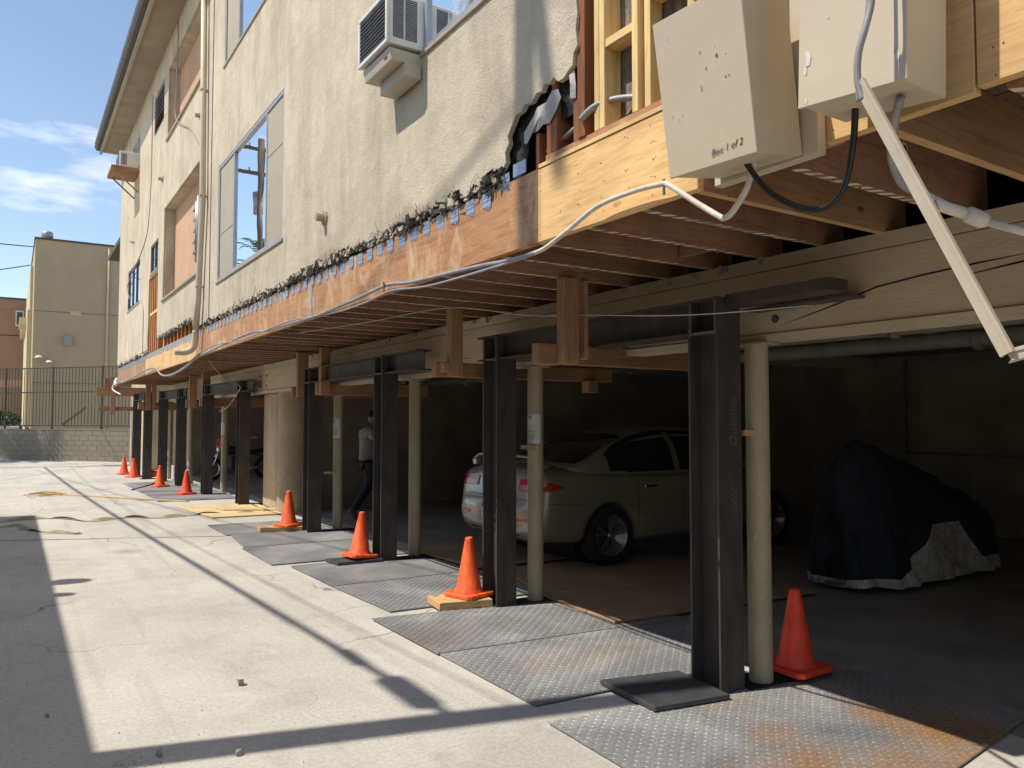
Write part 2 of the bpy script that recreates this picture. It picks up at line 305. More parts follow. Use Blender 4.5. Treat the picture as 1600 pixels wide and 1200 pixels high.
# ------------------------------------------------------------------ mesh helpers
def tag(o, label=None, cat=None, group=None, kind=None):
    if label: o['label'] = label
    if cat: o['category'] = cat
    if group: o['group'] = group
    if kind: o['kind'] = kind
    return o
def empty(name, loc=(0, 0, 0), label=None, cat=None, group=None):
    o = bpy.data.objects.new(name, None); C.objects.link(o); o.location = loc; o.empty_display_size = .1
    return tag(o, label, cat, group)
def wloc(o):
    v = Vector((0, 0, 0))
    while o: v += o.location; o = o.parent
    return v
class MB:
    def __init__(s): s.v = []; s.f = []; s.m = []
    def add(s, vs, fs, mi=0):
        b = len(s.v); s.v += [tuple(p) for p in vs]
        for f in fs: s.f.append([b + i for i in f]); s.m.append(mi)
        return s
    def box(s, a, b, mi=0):
        x0, y0, z0 = (min(p, q) for p, q in zip(a, b)); x1, y1, z1 = (max(p, q) for p, q in zip(a, b))
        return s.add([(x0, y0, z0), (x1, y0, z0), (x1, y1, z0), (x0, y1, z0), (x0, y0, z1), (x1, y0, z1), (x1, y1, z1), (x0, y1, z1)],
                     [(0, 3, 2, 1), (4, 5, 6, 7), (0, 1, 5, 4), (1, 2, 6, 5), (2, 3, 7, 6), (3, 0, 4, 7)], mi)
    def hexa(s, p, mi=0):   # 8 corners: bottom four then top four
        return s.add(p, [(0, 3, 2, 1), (4, 5, 6, 7), (0, 1, 5, 4), (1, 2, 6, 5), (2, 3, 7, 6), (3, 0, 4, 7)], mi)
    def bar(s, p, q, wd, ht, mi=0, up=(0, 0, 1)):
        p = Vector(p); q = Vector(q); d = (q - p).normalized(); u = Vector(up); a = d.cross(u)
        if a.length < 1e-4: a = d.cross(Vector((1, 0, 0)))
        a.normalize(); u = a.cross(d); a = a * wd / 2; u = u * ht / 2
        return s.hexa([p - a - u, q - a - u, q + a - u, p + a - u, p - a + u, q - a + u, q + a + u, p + a + u], mi)
    def tube(s, pts, r, n=8, mi=0, cap=True):
        pts = [Vector(p) for p in pts]; rs = r if isinstance(r, (list, tuple)) else [r] * len(pts)
        b = len(s.v); prev = None
        for i, p in enumerate(pts):
            d = (pts[min(i + 1, len(pts) - 1)] - pts[max(i - 1, 0)]).normalized()
            if prev is None:
                a = d.cross(Vector((0, 0, 1)))
                if a.length < .05: a = d.cross(Vector((0, 1, 0)))
            else: a = prev - d * prev.dot(d)
            a.normalize(); prev = a; c = d.cross(a)
            for k in range(n):
                t = 2 * math.pi * k / n; s.v.append(tuple(p + (a * math.cos(t) + c * math.sin(t)) * rs[i]))
        for i in range(len(pts) - 1):
            for k in range(n):
                k2 = (k + 1) % n; s.f.append([b + i * n + k, b + i * n + k2, b + (i + 1) * n + k2, b + (i + 1) * n + k]); s.m.append(mi)
        if cap:
            s.f.append([b + k for k in reversed(range(n))]); s.m.append(mi)
            e = b + (len(pts) - 1) * n; s.f.append([e + k for k in range(n)]); s.m.append(mi)
        return s
    def lathe(s, prof, n=20, c=(0, 0, 0), axis='z', mi=0):
        b = len(s.v)
        for (r, h) in prof:
            for k in range(n):
                t = 2 * math.pi * k / n; a, d = r * math.cos(t), r * math.sin(t)
                p = {'z': (a, d, h), 'y': (a, h, d), 'x': (h, a, d)}[axis]
                s.v.append((c[0] + p[0], c[1] + p[1], c[2] + p[2]))
        for i in range(len(prof) - 1):
            for k in range(n):
                k2 = (k + 1) % n; s.f.append([b + i * n + k, b + i * n + k2, b + (i + 1) * n + k2, b + (i + 1) * n + k]); s.m.append(mi)
        return s
    def prism(s, poly, d, mi=0):
        n = len(poly); d = Vector(d); vs = [Vector(p) for p in poly]
        return s.add(vs + [p + d for p in vs], [tuple(reversed(range(n))), tuple(range(n, 2 * n))] + [(i, (i + 1) % n, n + (i + 1) % n, n + i) for i in range(n)], mi)
    def build(s, name, mats, parent=None, smooth=False, bevel=0, recalc=True):
        off = wloc(parent) if parent else Vector((0, 0, 0))
        me = bpy.data.meshes.new(name)
        me.from_pydata([tuple(Vector(p) - off) for p in s.v], [], s.f)
        mats = mats if isinstance(mats, (list, tuple)) else [mats]
        for m_ in mats: me.materials.append(M[m_] if isinstance(m_, str) else m_)
        me.polygons.foreach_set('material_index', s.m)
        if smooth: me.polygons.foreach_set('use_smooth', [True] * len(me.polygons))
        if recalc or bevel:
            bm = bmesh.new(); bm.from_mesh(me)
            if bevel:
                bmesh.ops.bevel(bm, geom=[e for e in bm.edges if len(e.link_faces) == 2 and e.calc_face_angle(0) > .5], offset=bevel, segments=1, affect='EDGES')
            bmesh.ops.recalc_face_normals(bm, faces=bm.faces); bm.to_mesh(me); bm.free()
        me.update()
        o = bpy.data.objects.new(name, me); C.objects.link(o)
        if parent: o.parent = parent
        return o
def B(name, a, b, m, parent=None, bevel=0): return MB().box(a, b).build(name, m, parent, bevel=bevel)
def kids(o): return [c for c in bpy.data.objects if c.parent == o]
def copy_tree(o, parent=None):
    c = o.copy(); C.objects.link(c); c.parent = parent
    for k in kids(o): copy_tree(k, c)
    return c
def bez(pts, n=8):   # Catmull-Rom through points
    pts = [Vector(p) for p in pts]; out = []
    P = [pts[0]] + pts + [pts[-1]]
    for i in range(1, len(P) - 2):
        for k in range(n):
            t = k / n; a, b, c, d = P[i - 1], P[i], P[i + 1], P[i + 2]
            out.append(.5 * ((2 * b) + (c - a) * t + (2 * a - 5 * b + 4 * c - d) * t * t + (3 * b - a - 3 * c + d) * t ** 3))
    out.append(pts[-1]); return out
def evaluated(o):   # bake modifiers of a temporary object to a plain mesh
    dg = bpy.context.evaluated_depsgraph_get(); dg.update()
    return bpy.data.meshes.new_from_object(o.evaluated_get(dg))
def writing(name, txt, size, mw, m, parent, shear=0.2, thick=.0008):
    cu = bpy.data.curves.new(name, 'FONT'); cu.body = txt; cu.size = size; cu.shear = shear; cu.extrude = thick; cu.offset = -size * .022; cu.space_line = .85
    t = bpy.data.objects.new(name, cu); C.objects.link(t)
    me = evaluated(t); bpy.data.objects.remove(t)
    off = wloc(parent); me.transform(Matrix.Translation(-off) @ mw); me.materials.clear(); me.materials.append(M[m])
    o = bpy.data.objects.new(name, me); C.objects.link(o); o.parent = parent; return o
def frame_m(org, ex, ey):   # matrix whose local x, y lie along ex, ey at org
    ex = Vector(ex).normalized(); ey = Vector(ey); ey = (ey - ex * ey.dot(ex)).normalized(); ez = ex.cross(ey)
    return Matrix(((ex.x, ey.x, ez.x, org[0]), (ex.y, ey.y, ez.y, org[1]), (ex.z, ey.z, ez.z, org[2]), (0, 0, 0, 1)))

# ================================================================== SETTING
g = MB().add([(-300, -300, 0), (300, -300, 0), (300, 500, 0), (-300, 500, 0)], [(0, 1, 2, 3)]).build('ground', 'concrete', recalc=False)
tag(g, 'pale sunlit concrete driveway with hairline cracks', 'driveway', kind='structure')
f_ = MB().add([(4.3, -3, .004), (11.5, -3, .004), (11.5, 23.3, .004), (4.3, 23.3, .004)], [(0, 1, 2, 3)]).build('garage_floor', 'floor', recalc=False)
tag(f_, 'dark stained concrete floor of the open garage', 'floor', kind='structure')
jt = MB()
for i in range(40):
    a, b = (-6 + 8.5 * i / 40, 15.0 - 3.95 * i / 40), (-6 + 8.5 * (i + 1) / 40, 15.0 - 3.95 * (i + 1) / 40); e = rng.uniform(.008, .018)
    jt.add([(a[0], a[1] - e, .004), (b[0], b[1] - e, .004), (b[0], b[1] + e, .004), (a[0], a[1] + e, .004)], [(0, 1, 2, 3)])
jt.build('expansion_joint', 'moss', g, recalc=False)

# ------------------------------------------------------------------ apartment building
XF = 2.40
apt = empty('apartment_building', (2.4, 12, 0), 'beige stucco apartment building with torn-open base carried over the garage', 'building')
# stucco facade: one sheet with openings and a ragged torn lower edge
loop = []
def jag(y0, y1, z, n, amp):
    for i in range(n): loop.append((y0 + (y1 - y0) * i / n + rng.uniform(-.01, .01), z + rng.uniform(-amp, amp * .9)))
loop.append((23.6, 3.03)); jag(23.4, 18.1, 3.035, 50, .03)
loop += [(18.03, 3.1), (18.06, 3.35), (18.0, 3.7), (18.04, 4.1), (18.0, 4.595), (16.8, 4.595), (16.78, 4.0), (16.8, 3.5), (16.76, 3.22)]
jag(16.6, 13.25, 3.21, 22, .035); loop += [(13.14, 3.18), (13.1, 3.07)]
jag(13.0, 8.0, 3.035, 70, .035); jag(8.0, 3.86, 3.05, 95, .035)
loop += [(3.8, 3.08), (3.765, 3.11), (3.775, 3.17), (3.735, 3.21), (3.745, 3.26), (3.70, 3.31), (3.66, 3.355), (3.60, 3.36), (3.57, 3.385), (3.50, 3.375), (3.45, 3.41), (3.40, 3.40),
         (3.375, 3.435), (3.33, 3.415), (3.29, 3.44), (3.25, 3.40), (3.20, 3.40), (3.16, 3.425), (3.12, 3.44), (3.115, 3.50), (3.08, 3.53), (3.095, 3.62), (3.08, 3.7), (3.10, 3.85), (3.08, 4.1), (3.09, 4.6), (3.08, 5.2), (-4, 5.2), (-4, 8.95), (23.6, 8.95)]
HOLES = {'w1': (8.25, 11.4, 3.55, 5.2), 'w2': (9.0, 11.15, 6.58, 8.25), 'w3': (3.35, 5.5, 4.22, 5.12), 'r1': (12.5, 16.15, 3.92, 5.70),
         'r2': (12.5, 15.95, 7.02, 8.40), 'lv': (16.4, 17.7, 7.55, 8.42), 'wa': (19.9, 21.25, 7.62, 8.42), 'wf': (19.45, 21.6, 4.31, 5.32), 'w4': (16.82, 17.82, 4.66, 5.27)}
bm = bmesh.new(); eds = []
def ring(pts):
    vs = [bm.verts.new((XF, y, z)) for y, z in pts]
    for i in range(len(vs)): eds.append(bm.edges.new((vs[i], vs[(i + 1) % len(vs)])))
ring(loop)
for a, b, c, d in HOLES.values(): ring([(a, c), (b, c), (b, d), (a, d)])
bmesh.ops.triangle_fill(bm, use_beauty=True, use_dissolve=False, edges=eds)
ex = bmesh.ops.extrude_face_region(bm, geom=list(bm.faces))
bmesh.ops.translate(bm, verts=[v for v in ex['geom'] if isinstance(v, bmesh.types.BMVert)], vec=(.032, 0, 0))
bmesh.ops.recalc_face_normals(bm, faces=bm.faces)
off = wloc(apt)
for v in bm.verts: v.co -= off
me = bpy.data.meshes.new('facade_wall'); bm.to_mesh(me); bm.free(); me.materials.append(M['stucco'])
fw = bpy.data.objects.new('facade_wall', me); C.objects.link(fw); fw.parent = apt
tag(fw, 'sunlit rough beige stucco with a ragged torn lower edge')
# other shell walls, roof
B('end_wall', (XF + .04, 23.45, 3.03), (12, 23.6, 8.95), 'stucco', apt)
B('end_wall', (XF + .04, -4, 3.03), (12, -3.85, 8.95), 'stucco', apt)
B('rear_wall', (11.85, -3.84, 0), (12, 23.44, 8.95), 'stucco', apt)
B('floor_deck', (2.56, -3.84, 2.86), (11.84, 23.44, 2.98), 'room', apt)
rf = B('roof', (1.95, -4.6, 9.02), (12.6, 23.75, 9.18), 'roof', apt)
B('soffit', (1.92, -4.55, 8.952), (2.6, 23.72, 9.015), 'soffit', rf)
B('fascia', (1.86, -4.62, 8.90), (1.915, 23.78, 9.17), 'trim', rf)
gm = MB().prism([(1.855, -4.63, 8.99), (1.855, -4.63, 9.17), (1.73, -4.63, 9.19), (1.735, -4.63, 9.07), (1.775, -4.63, 9.0)], (0, 28.42, 0))
gm.build('gutter', 'fascia', rf)
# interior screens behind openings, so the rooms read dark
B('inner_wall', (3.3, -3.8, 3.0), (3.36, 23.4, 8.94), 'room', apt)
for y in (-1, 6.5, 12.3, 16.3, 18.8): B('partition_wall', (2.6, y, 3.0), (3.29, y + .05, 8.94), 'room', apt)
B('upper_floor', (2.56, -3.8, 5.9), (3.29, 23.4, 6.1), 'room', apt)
# building paper behind the stucco at the torn places
def sheet(name, y0, y1, z0, z1, x, m, ny=10, nz=6, amp=.012, parent=apt):
    mb = MB(); vs = []; fs = []
    for i in range(ny + 1):
        for j in range(nz + 1):
            vs.append((x + rng.uniform(-amp, amp), y0 + (y1 - y0) * i / ny, z0 + (z1 - z0) * j / nz))
    for i in range(ny):
        for j in range(nz): a = i * (nz + 1) + j; fs.append((a, a + 1, a + nz + 2, a + nz + 1))
    return mb.add(vs, fs).build(name, m, parent, recalc=False)
sheet('building_paper', 3.05, 3.80, 3.22, 4.0, 2.455, 'paper_black', 14, 10)
sheet('building_paper', 3.62, 3.86, 3.0, 3.30, 2.455, 'paper_black', 6, 6)
sheet('building_paper', 3.8, 13.1, 2.99, 3.2, 2.452, 'paper_black', 80, 2)
sheet('building_paper', 18.0, 23.4, 2.99, 3.2, 2.452, 'paper_black', 40, 2)
def flake(name, pts, x, m, parent=apt):   # torn scrap of paper hanging off the wall
    n = len(pts); c = (sum(p[0] for p in pts) / n, sum(p[1] for p in pts) / n)
    mb = MB().add([(x - .02, *c)] + [(x + rng.uniform(-.008, .006), y, z) for y, z in pts], [(0, i + 1, (i + 1) % n + 1) for i in range(n)])
    return mb.build(name, m, parent, recalc=False)
flake('torn_paper', [(3.60, 3.235), (3.50, 3.30), (3.46, 3.335), (3.38, 3.34), (3.33, 3.385), (3.27, 3.37), (3.25, 3.32), (3.29, 3.26), (3.36, 3.215), (3.42, 3.225), (3.46, 3.20), (3.52, 3.21), (3.56, 3.16), (3.60, 3.17)], 2.42, 'paper_grey')
flake('torn_paper', [(3.18, 3.44), (3.155, 3.36), (3.16, 3.28), (3.125, 3.27), (3.11, 3.33), (3.13, 3.42)], 2.42, 'paper_grey')

# rim boards
def rim(y0, y1, m, z0=2.575, z1=2.99, x=2.418, t=.04): return B('rim_board', (x, y0, z0), (x + t, y1, z1), m, apt, .003)
tag(rim(2.28, 3.468, 'ply', z1=2.985), 'new yellow plywood rim board')
tag(rim(3.474, 7.30, 'rim_old'), 'old reddish rim board with pale water stains')
tag(rim(7.306, 12.9, 'rim_old'), 'old rim board with water stains')
tag(rim(12.906, 16.0, 'ply', z0=2.56), 'new yellow plywood rim board')
tag(rim(16.006, 18.4, 'ply', z0=2.56), 'new yellow plywood rim board')
tag(rim(18.406, 23.6, 'rim_old2', z0=2.555), 'dull brown rim board')
tag(rim(-3.5, 1.15, 'ply', 2.60, 3.35), 'new yellow plywood sheathing')
tag(rim(1.156, 1.67, 'ply', 2.585, 3.35), 'new yellow plywood sheathing')
B('rim_board', (2.52, 1.68, 2.62), (2.56, 2.27, 2.99), 'joist', apt)
B('end_rim_board', (2.46, 23.55, 2.56), (9, 23.6, 2.985), 'rim_old2', apt)
# sill plates and wall studs of the opened-up near corner
B('sill_plate', (2.412, -3.5, 2.988), (2.53, 3.45, 3.008), 'stud_new_y', apt)
B('sill_plate', (2.428, -3.5, 3.011), (2.53, 3.40, 3.045), 'rim_old', apt)
def stud(y0, y1, m, z0=3.048, z1=5.3, x0=2.43, x1=2.535): return B('wall_stud', (x0, y0, z0), (x1, y1, z1), m, apt, .002)
stud(3.045, 3.105, 'stud_old', x0=2.418, x1=2.56); stud(3.10 + .008, 3.155, 'stud_old', 3.048, 3.3)
stud(3.30, 3.345, 'stud_old'); stud(3.35, 3.395, 'stud_old', 3.0, 3.25); stud(3.47, 3.50, 'stud_old', 2.995, 3.2)
stud(2.945, 2.982, 'stud_new'); stud(2.903, 2.942, 'stud_new', x1=2.54); stud(2.66, 2.70, 'stud_new')
stud(2.60, 2.64, 'stud_new', x0=2.455); stud(2.30, 2.34, 'stud_new'); stud(1.9, 1.94, 'stud_new'); stud(1.5, 1.54, 'stud_new'); stud(1.1, 1.14, 'stud_new'); stud(.7, .74, 'stud_new')
for z in (3.45, 4.1): B('stud_block', (2.435, 2.702, z), (2.53, 2.90, z + .042), 'stud_new_y', apt, .002)
B('stud_block', (2.435, 2.345, 3.56), (2.53, 2.598, 3.60), 'stud_new_y', apt, .002)
B('plaster_backing', (2.545, 2.2, 3.05), (2.56, 3.04, 5.3), 'plaster_old', apt)
B('plaster_backing', (2.565, -3.5, 3.05), (2.58, 2.19, 5.3), 'plaster_old', apt)
B('plaster_backing', (2.60, 3.11, 3.0), (2.615, 3.85, 3.6), 'plaster_old', apt)
MB().tube([(2.47, 3.44, 3.085), (2.475, 3.3, 3.12), (2.48, 3.12, 3.165)], .014, 8).build('pipe', 'conduit', apt, True)
MB().tube(bez([(2.405, 3.06, 3.13), (2.43, 2.98, 3.175), (2.48, 2.88, 3.19), (2.53, 2.74, 3.165)]), .018, 8).build('pipe', 'conduit', apt, True)
# far opened bays: studs behind the removed stucco
for i in range(5): stud(16.86 + i * .27, 16.93 + i * .27, 'stud_mid', 2.995, 4.66, 2.435, 2.53)
B('stud_block', (2.432, 16.8, 3.80), (2.44, 18.0, 3.85), 'stud_new_y', apt)
B('stud_backing', (2.56, 16.7, 3.0), (2.575, 18.1, 4.66), 'rim_old', apt)
for i in range(9): stud(13.25 + i * .36, 13.29 + i * .36, 'stud_mid', 2.995, 3.3, 2.44, 2.53)
B('stud_backing', (2.56, 13.1, 3.0), (2.575, 16.7, 3.3), 'stud_old', apt)

# galvanised tie plates along the top of the rim board: jagged toothed plates
ties = MB(); 
def tie_mesh():
    mb = MB(); w_, h_ = .10, .105
    mb.box((-.004, -w_ / 2, -h_ + .02), (0, w_ / 2, 0))
    for k in range(4):
        y = -w_ / 2 + .004 + k * .0205; d = (.012, .024, .018, .008)[k]
        mb.box((-.0045, y, -h_ + .0205 - d), (-.0005, y + .012, -h_ + .0215))
    mb.box((-.007, -w_ / 2, -.052), (-.0042, w_ / 2, -.046)); mb.box((-.007, -w_ / 2 + .01, -.03), (-.0042, w_ / 2 - .01, -.026))
    return mb
t0 = None; y = 3.80
while y < 23.4:
    if not (12.1 < y < 12.3):
        z = 2.985 + rng.uniform(-.008, .008) + (.055 if y < 3.81 else 0)
        if t0 is None:
            t0 = tie_mesh().build('tie_plate', 'tie'); t0.parent = apt; o = t0
        else: o = t0.copy(); C.objects.link(o); o.parent = apt
        o.location = Vector((2.4165, y, z)) - off; o.rotation_euler = (rng.uniform(-.06, .06), rng.uniform(-.05, .03), 0)
    y += .205 if y < 12.9 else .16
B('tie_strap', (2.411, 7.285, 2.575), (2.416, 7.33, 2.90), 'tie', apt)
B('tie_plate', (2.408, 3.57, 3.0), (2.412, 3.70, 3.075), 'tie', apt)
# ragged stucco rubble, paper flakes and lath wire left along the tear
deb = MB()
def chunk(c, s):
    ps = []
    for dx, dy, dz in ((-1, -1, -1), (1, -1, -1), (1, 1, -1), (-1, 1, -1), (-1, -1, 1), (1, -1, 1), (1, 1, 1), (-1, 1, 1)):
        ps.append((c[0] + dx * s * rng.uniform(.2, .7), c[1] + dy * s * rng.uniform(.4, 1.1), c[2] + dz * s * rng.uniform(.3, .9)))
    return ps
y = 3.82
while y < 23.4:
    near = max(.4, min(1.5, 6 / y))
    hidden = 13.1 < y < 18.0
    zb = 3.03 if not hidden else (3.2 if y < 16.7 else 9)
    if zb < 9:
        if rng.random() < .75: deb.hexa(chunk((2.418, y, zb + rng.uniform(-.035, .02)), rng.uniform(.012, .035)), rng.choice((0, 0, 1)))
        den = mnoise.noise(Vector((y * 1.9, 3.3, 0))) + .3 * mnoise.noise(Vector((y * 6.1, 1.3, 0)))
        if den > .22:   # a clump of broken plaster with a hanging strip of paper
            deb.hexa(chunk((2.405, y, zb + rng.uniform(-.01, .045)), rng.uniform(.025, .05)), rng.choice((0, 1, 2)))
            yy = y + rng.uniform(-.03, .03); wd_ = rng.uniform(.012, .05); ln = rng.uniform(.03, .09)
            deb.add([(2.408, yy, zb), (2.408, yy + wd_, zb + .01), (2.395, yy + wd_ * .8, zb - ln), (2.40, yy + wd_ * .1, zb - ln * rng.uniform(.5, 1))], [(0, 1, 2, 3)], rng.choice((2, 3, 3)))
        for _ in range(1 + int(max(0, 4 + den * 5))):
            c = Vector((2.405 + rng.uniform(-.02, .02), y + rng.uniform(-.05, .05), zb + rng.uniform(-.045, .04 + max(0, den) * .05)))
            vs = [c + Vector((rng.uniform(-.018, .012), rng.uniform(-.055, .055), rng.uniform(-.022, .02))) for _ in range(4)]
            deb.add(vs, [(0, 1, 2), (0, 2, 3)], 2)
    y += rng.uniform(.03, .065)
o = deb.build('torn_edge_debris', ['stone', 'stucco', 'debris', 'paper_black'], apt, recalc=False); tag(o, 'ragged strip of black paper scraps and broken stucco', kind='stuff')
wr = MB()
for i in range(130):
    y = 3.85 + (rng.random() ** 1.8) * 19; 
    if 13.1 < y < 18: continue
    p = Vector((2.397, y, 3.05)); pts = [p]
    d = Vector((rng.uniform(-.25, .05), rng.uniform(-1, 1), rng.uniform(.2, 1))).normalized() * rng.uniform(.008, .02)
    for k in range(4):
        p = p + d; d = Vector((d.x * .6, d.y + rng.uniform(-.03, .03), d.z + rng.uniform(-.03, .02))); p.x = min(p.x, 2.395); pts.append(p.copy())
    wr.tube(pts, .0016 if y < 9 else .0028, 3, cap=False)
for gy0, gy1, gz in ((4.7, 5.5, .10), (6.3, 7.2, .09)):   # hexagonal netting patches curling off the wall
    y = gy0
    while y < gy1:
        h = gz * math.sin(math.pi * (y - gy0) / (gy1 - gy0)) + .02; z = 3.03; row = 0
        while z < 3.03 + h:
            yo = y + (.0125 if row % 2 else 0)
            wr.tube([(2.39, yo, z), (2.388, yo, z + .012)], .0012, 3, cap=False); wr.tube([(2.388, yo, z + .012), (2.388, yo + .0125, z + .019)], .0012, 3, cap=False); wr.tube([(2.388, yo, z + .012), (2.388, yo - .0125, z + .019)], .0012, 3, cap=False)
            z += .019; row += 1
        y += .05 + rng.uniform(0, .02)
o = wr.build('lath_netting', 'wire', apt, recalc=False); tag(o, kind='stuff')

# joists with striped undersides, running in from the rim to the girder
JY = []
y = -3.0
while y < 23.5: JY.append(y); y += .406
for i, y in enumerate(JY):
    y += rng.uniform(-.02, .02); new = 1.2 < y < 2.55
    zt = rng.uniform(-.006, .006)
    mb = MB().box((2.462 if not 1.67 < y < 2.27 else 2.565, y, 2.585 + zt), (4.02, y + .042, 2.855))
    mb.m[0] = 1
    mb.build('joist', ['joist_new', 'joist_edge_new'] if new and i % 2 else ['joist', 'joist_edge'], apt, recalc=False)
    if rng.random() < .16 or (1.9 < y < 4.2 and i % 2):   # sistered board alongside
        x0 = rng.uniform(2.465, 2.7); x1 = x0 + rng.uniform(.7, 1.2)
        mb = MB().box((max(x0, 2.57), y + .043, 2.60 + zt), (x1, y + .078, 2.855)); mb.m[0] = 1
        mb.build('joist', ['joist_new', 'joist_edge_new'], apt, recalc=False)
k = 0
for i in range(0, len(JY) - 1, 3):
    if rng.random() < .7: x = rng.uniform(3.2, 3.6); B('joist_block', (x, JY[i] + .06, 2.62), (x + .04, JY[i + 1] - .03, 2.85), 'joist', apt)
for i in range(13): B('subfloor_board', (2.47 + i * .119, -3.6, 2.8565 + (i % 2) * .002), (2.585 + i * .119, 23.5, 2.8585 + (i % 2) * .001), 'subfloor', apt)
fl = MB()   # nails, splinters and plaster crumbs hanging from the joists
for i in range(110):
    y = rng.choice(JY) + rng.uniform(0, .04); x = rng.uniform(2.5, 3.7)
    if y < .6: continue
    fl.hexa(chunk((x, y, 2.578), rng.uniform(.003, .009)))
o = fl.build('plaster_crumbs', 'subfloor', apt, recalc=False); tag(o, kind='stuff')

# girder on the round posts, garage shell
gd = B('girder', (3.83, -3.8, 2.115), (3.98, 23.55, 2.50), 'girder', apt, .006)
B('ledger', (3.815, -3.8, 2.07), (3.985, 23.55, 2.113), 'girder_hi', gd)
B('ledger', (3.822, -3.8, 2.503), (4.0, 23.55, 2.582), 'girder_hi', gd)
ck = MB()
for pts in ([(2.95, 2.16), (2.6, 2.235), (2.35, 2.30), (2.1, 2.325), (1.85, 2.34), (1.6, 2.35)], [(1.95, 2.285), (1.7, 2.31), (1.4, 2.335), (1.1, 2.35)], [(6.6, 2.2), (6.9, 2.23), (7.3, 2.235)], [(6.8, 2.15), (7.2, 2.17)]):
    ck = MB(); n_ = len(pts)
    ck.add([(3.8285, a, b - (.004 if 0 < i < n_ - 1 else 0)) for i, (a, b) in enumerate(pts)] + [(3.8285, a, b + (.005 if 0 < i < n_ - 1 else .001)) for i, (a, b) in enumerate(pts)], [(i, i + 1, n_ + i + 1, n_ + i) for i in range(n_ - 1)])
    ck.build('crack', 'crack', gd, recalc=False)
for y in (3.0, 3.32, 14.0, 14.4):
    for z in (2.2, 2.38): MB().lathe([(0, -.012), (.02, -.012), (.02, 0), (.026, 0)], 8, (3.83, y, z), 'x').build('bolt', 'darkframe', gd)
sc1 = MB()
for i in range(46):
    y = rng.uniform(.8, 14); sc1.hexa(chunk((3.82, y, 2.56 + rng.uniform(-.02, .03)), rng.uniform(.012, .03)))
tag(sc1.build('broken_plaster_edge', 'stone', apt, recalc=False), kind='stuff')
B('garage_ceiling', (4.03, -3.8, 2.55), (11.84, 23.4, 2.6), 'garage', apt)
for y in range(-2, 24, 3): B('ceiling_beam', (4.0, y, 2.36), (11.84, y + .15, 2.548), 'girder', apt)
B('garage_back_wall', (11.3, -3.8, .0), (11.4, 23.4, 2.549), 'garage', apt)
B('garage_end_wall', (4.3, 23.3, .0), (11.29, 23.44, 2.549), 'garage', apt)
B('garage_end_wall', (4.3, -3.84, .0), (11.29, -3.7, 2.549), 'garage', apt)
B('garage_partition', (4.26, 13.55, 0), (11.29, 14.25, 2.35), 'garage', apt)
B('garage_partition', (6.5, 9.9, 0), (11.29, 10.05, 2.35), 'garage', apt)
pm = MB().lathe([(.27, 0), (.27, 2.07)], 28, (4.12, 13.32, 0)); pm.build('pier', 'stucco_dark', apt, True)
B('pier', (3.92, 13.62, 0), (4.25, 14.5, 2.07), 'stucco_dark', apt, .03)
for x, z, r in ((4.9, 2.24, .06), (5.15, 2.2, .035), (5.6, 2.28, .05), (6.3, 2.22, .07)):
    pp = MB().tube([(x, -3, z), (x, 13.3, z + .04)], r, 10); 
    for y in range(-1, 13, 2): pp.tube([(x, y, z), (x, y + .06, z)], r * 1.25, 10)
    pp.build('ceiling_pipe', 'pipe_dark', apt, True)
MB().tube([(4.6, 6.9, 2.16), (7.6, 6.95, 2.2)], .03, 8).build('ceiling_pipe', 'pipe_dark', apt, True)

# ------------------------------------------------------------------ windows and recesses
def casing(name, a, b, c, d, fr='alu', x=2.404, t=.045, glass_m='glass', splits=(), covers=(), curtain='curtain', sill=True, label=None):
    root = MB(); x1 = x + .05
    root.box((x, a, c), (x1, a + t, d)); root.box((x, b - t, c), (x1, b, d)); root.box((x, a + t, c), (x1, b - t, c + t)); root.box((x, a + t, d - t), (x1, b - t, d))
    for s_ in splits: root.box((x + .004, s_ - .022, c + t), (x1 - .004, s_ + .022, d - t))
    r = root.build(name, fr, apt, bevel=.003)
    if label: tag(r, label)
    if sill: B('sill', (x - .022, a - .03, c - .035), (x + .028, b + .03, c - .002), 'trim', r, .004)
    es = [a + t] + list(splits) + [b - t]
    for i in range(len(es) - 1):
        if i in covers: B('panel', (x + .014, es[i] + .024, c + t + .001), (x + .026, es[i + 1] - .024, d - t - .001), 'screen', r)
        else: MB().add([(x + .03, es[i], c + t), (x + .03, es[i + 1], c + t), (x + .03, es[i + 1], d - t), (x + .03, es[i], d - t)], [(0, 1, 2, 3)]).build('pane', glass_m, r, recalc=False)
    if curtain:
        n = max(8, int((b - a) * 22)); vs = []
        for i in range(n + 1):
            yy = a + t + (b - a - 2 * t) * i / n; vs += [(2.56 + .014 * math.sin(i * 2.1) + rng.uniform(-.004, .004), yy, c), (2.56 + .014 * math.sin(i * 2.1), yy, d)]
        MB().add(vs, [(2 * i, 2 * i + 1, 2 * i + 3, 2 * i + 2) for i in range(n)]).build('curtain', curtain, r, True, recalc=False)
    return r
W1 = casing('window', *HOLES['w1'], splits=(8.96, 10.53), covers=(0, 2), fr='alu', label='large window between two beige panels')
for s0, s1, z in ((8.28, 8.94, 4.62), (10.56, 11.37, 4.2)): B('panel_seam', (2.4135, s0 + .02, z), (2.4185, s1 - .02, z + .012), 'trim', W1)
casing('window', *HOLES['w2'], splits=(10.39,), covers=(1,), label='upper window beside a beige panel')
M['glass_low'] = glass('thin_glass', (.95, .96, .96), 1.1)
W3 = casing('window', *HOLES['w3'], glass_m='glass_low', splits=(4.25, 4.86), curtain=None, covers=(), label='window lined with crumpled clear plastic')
vs = []; n = 46
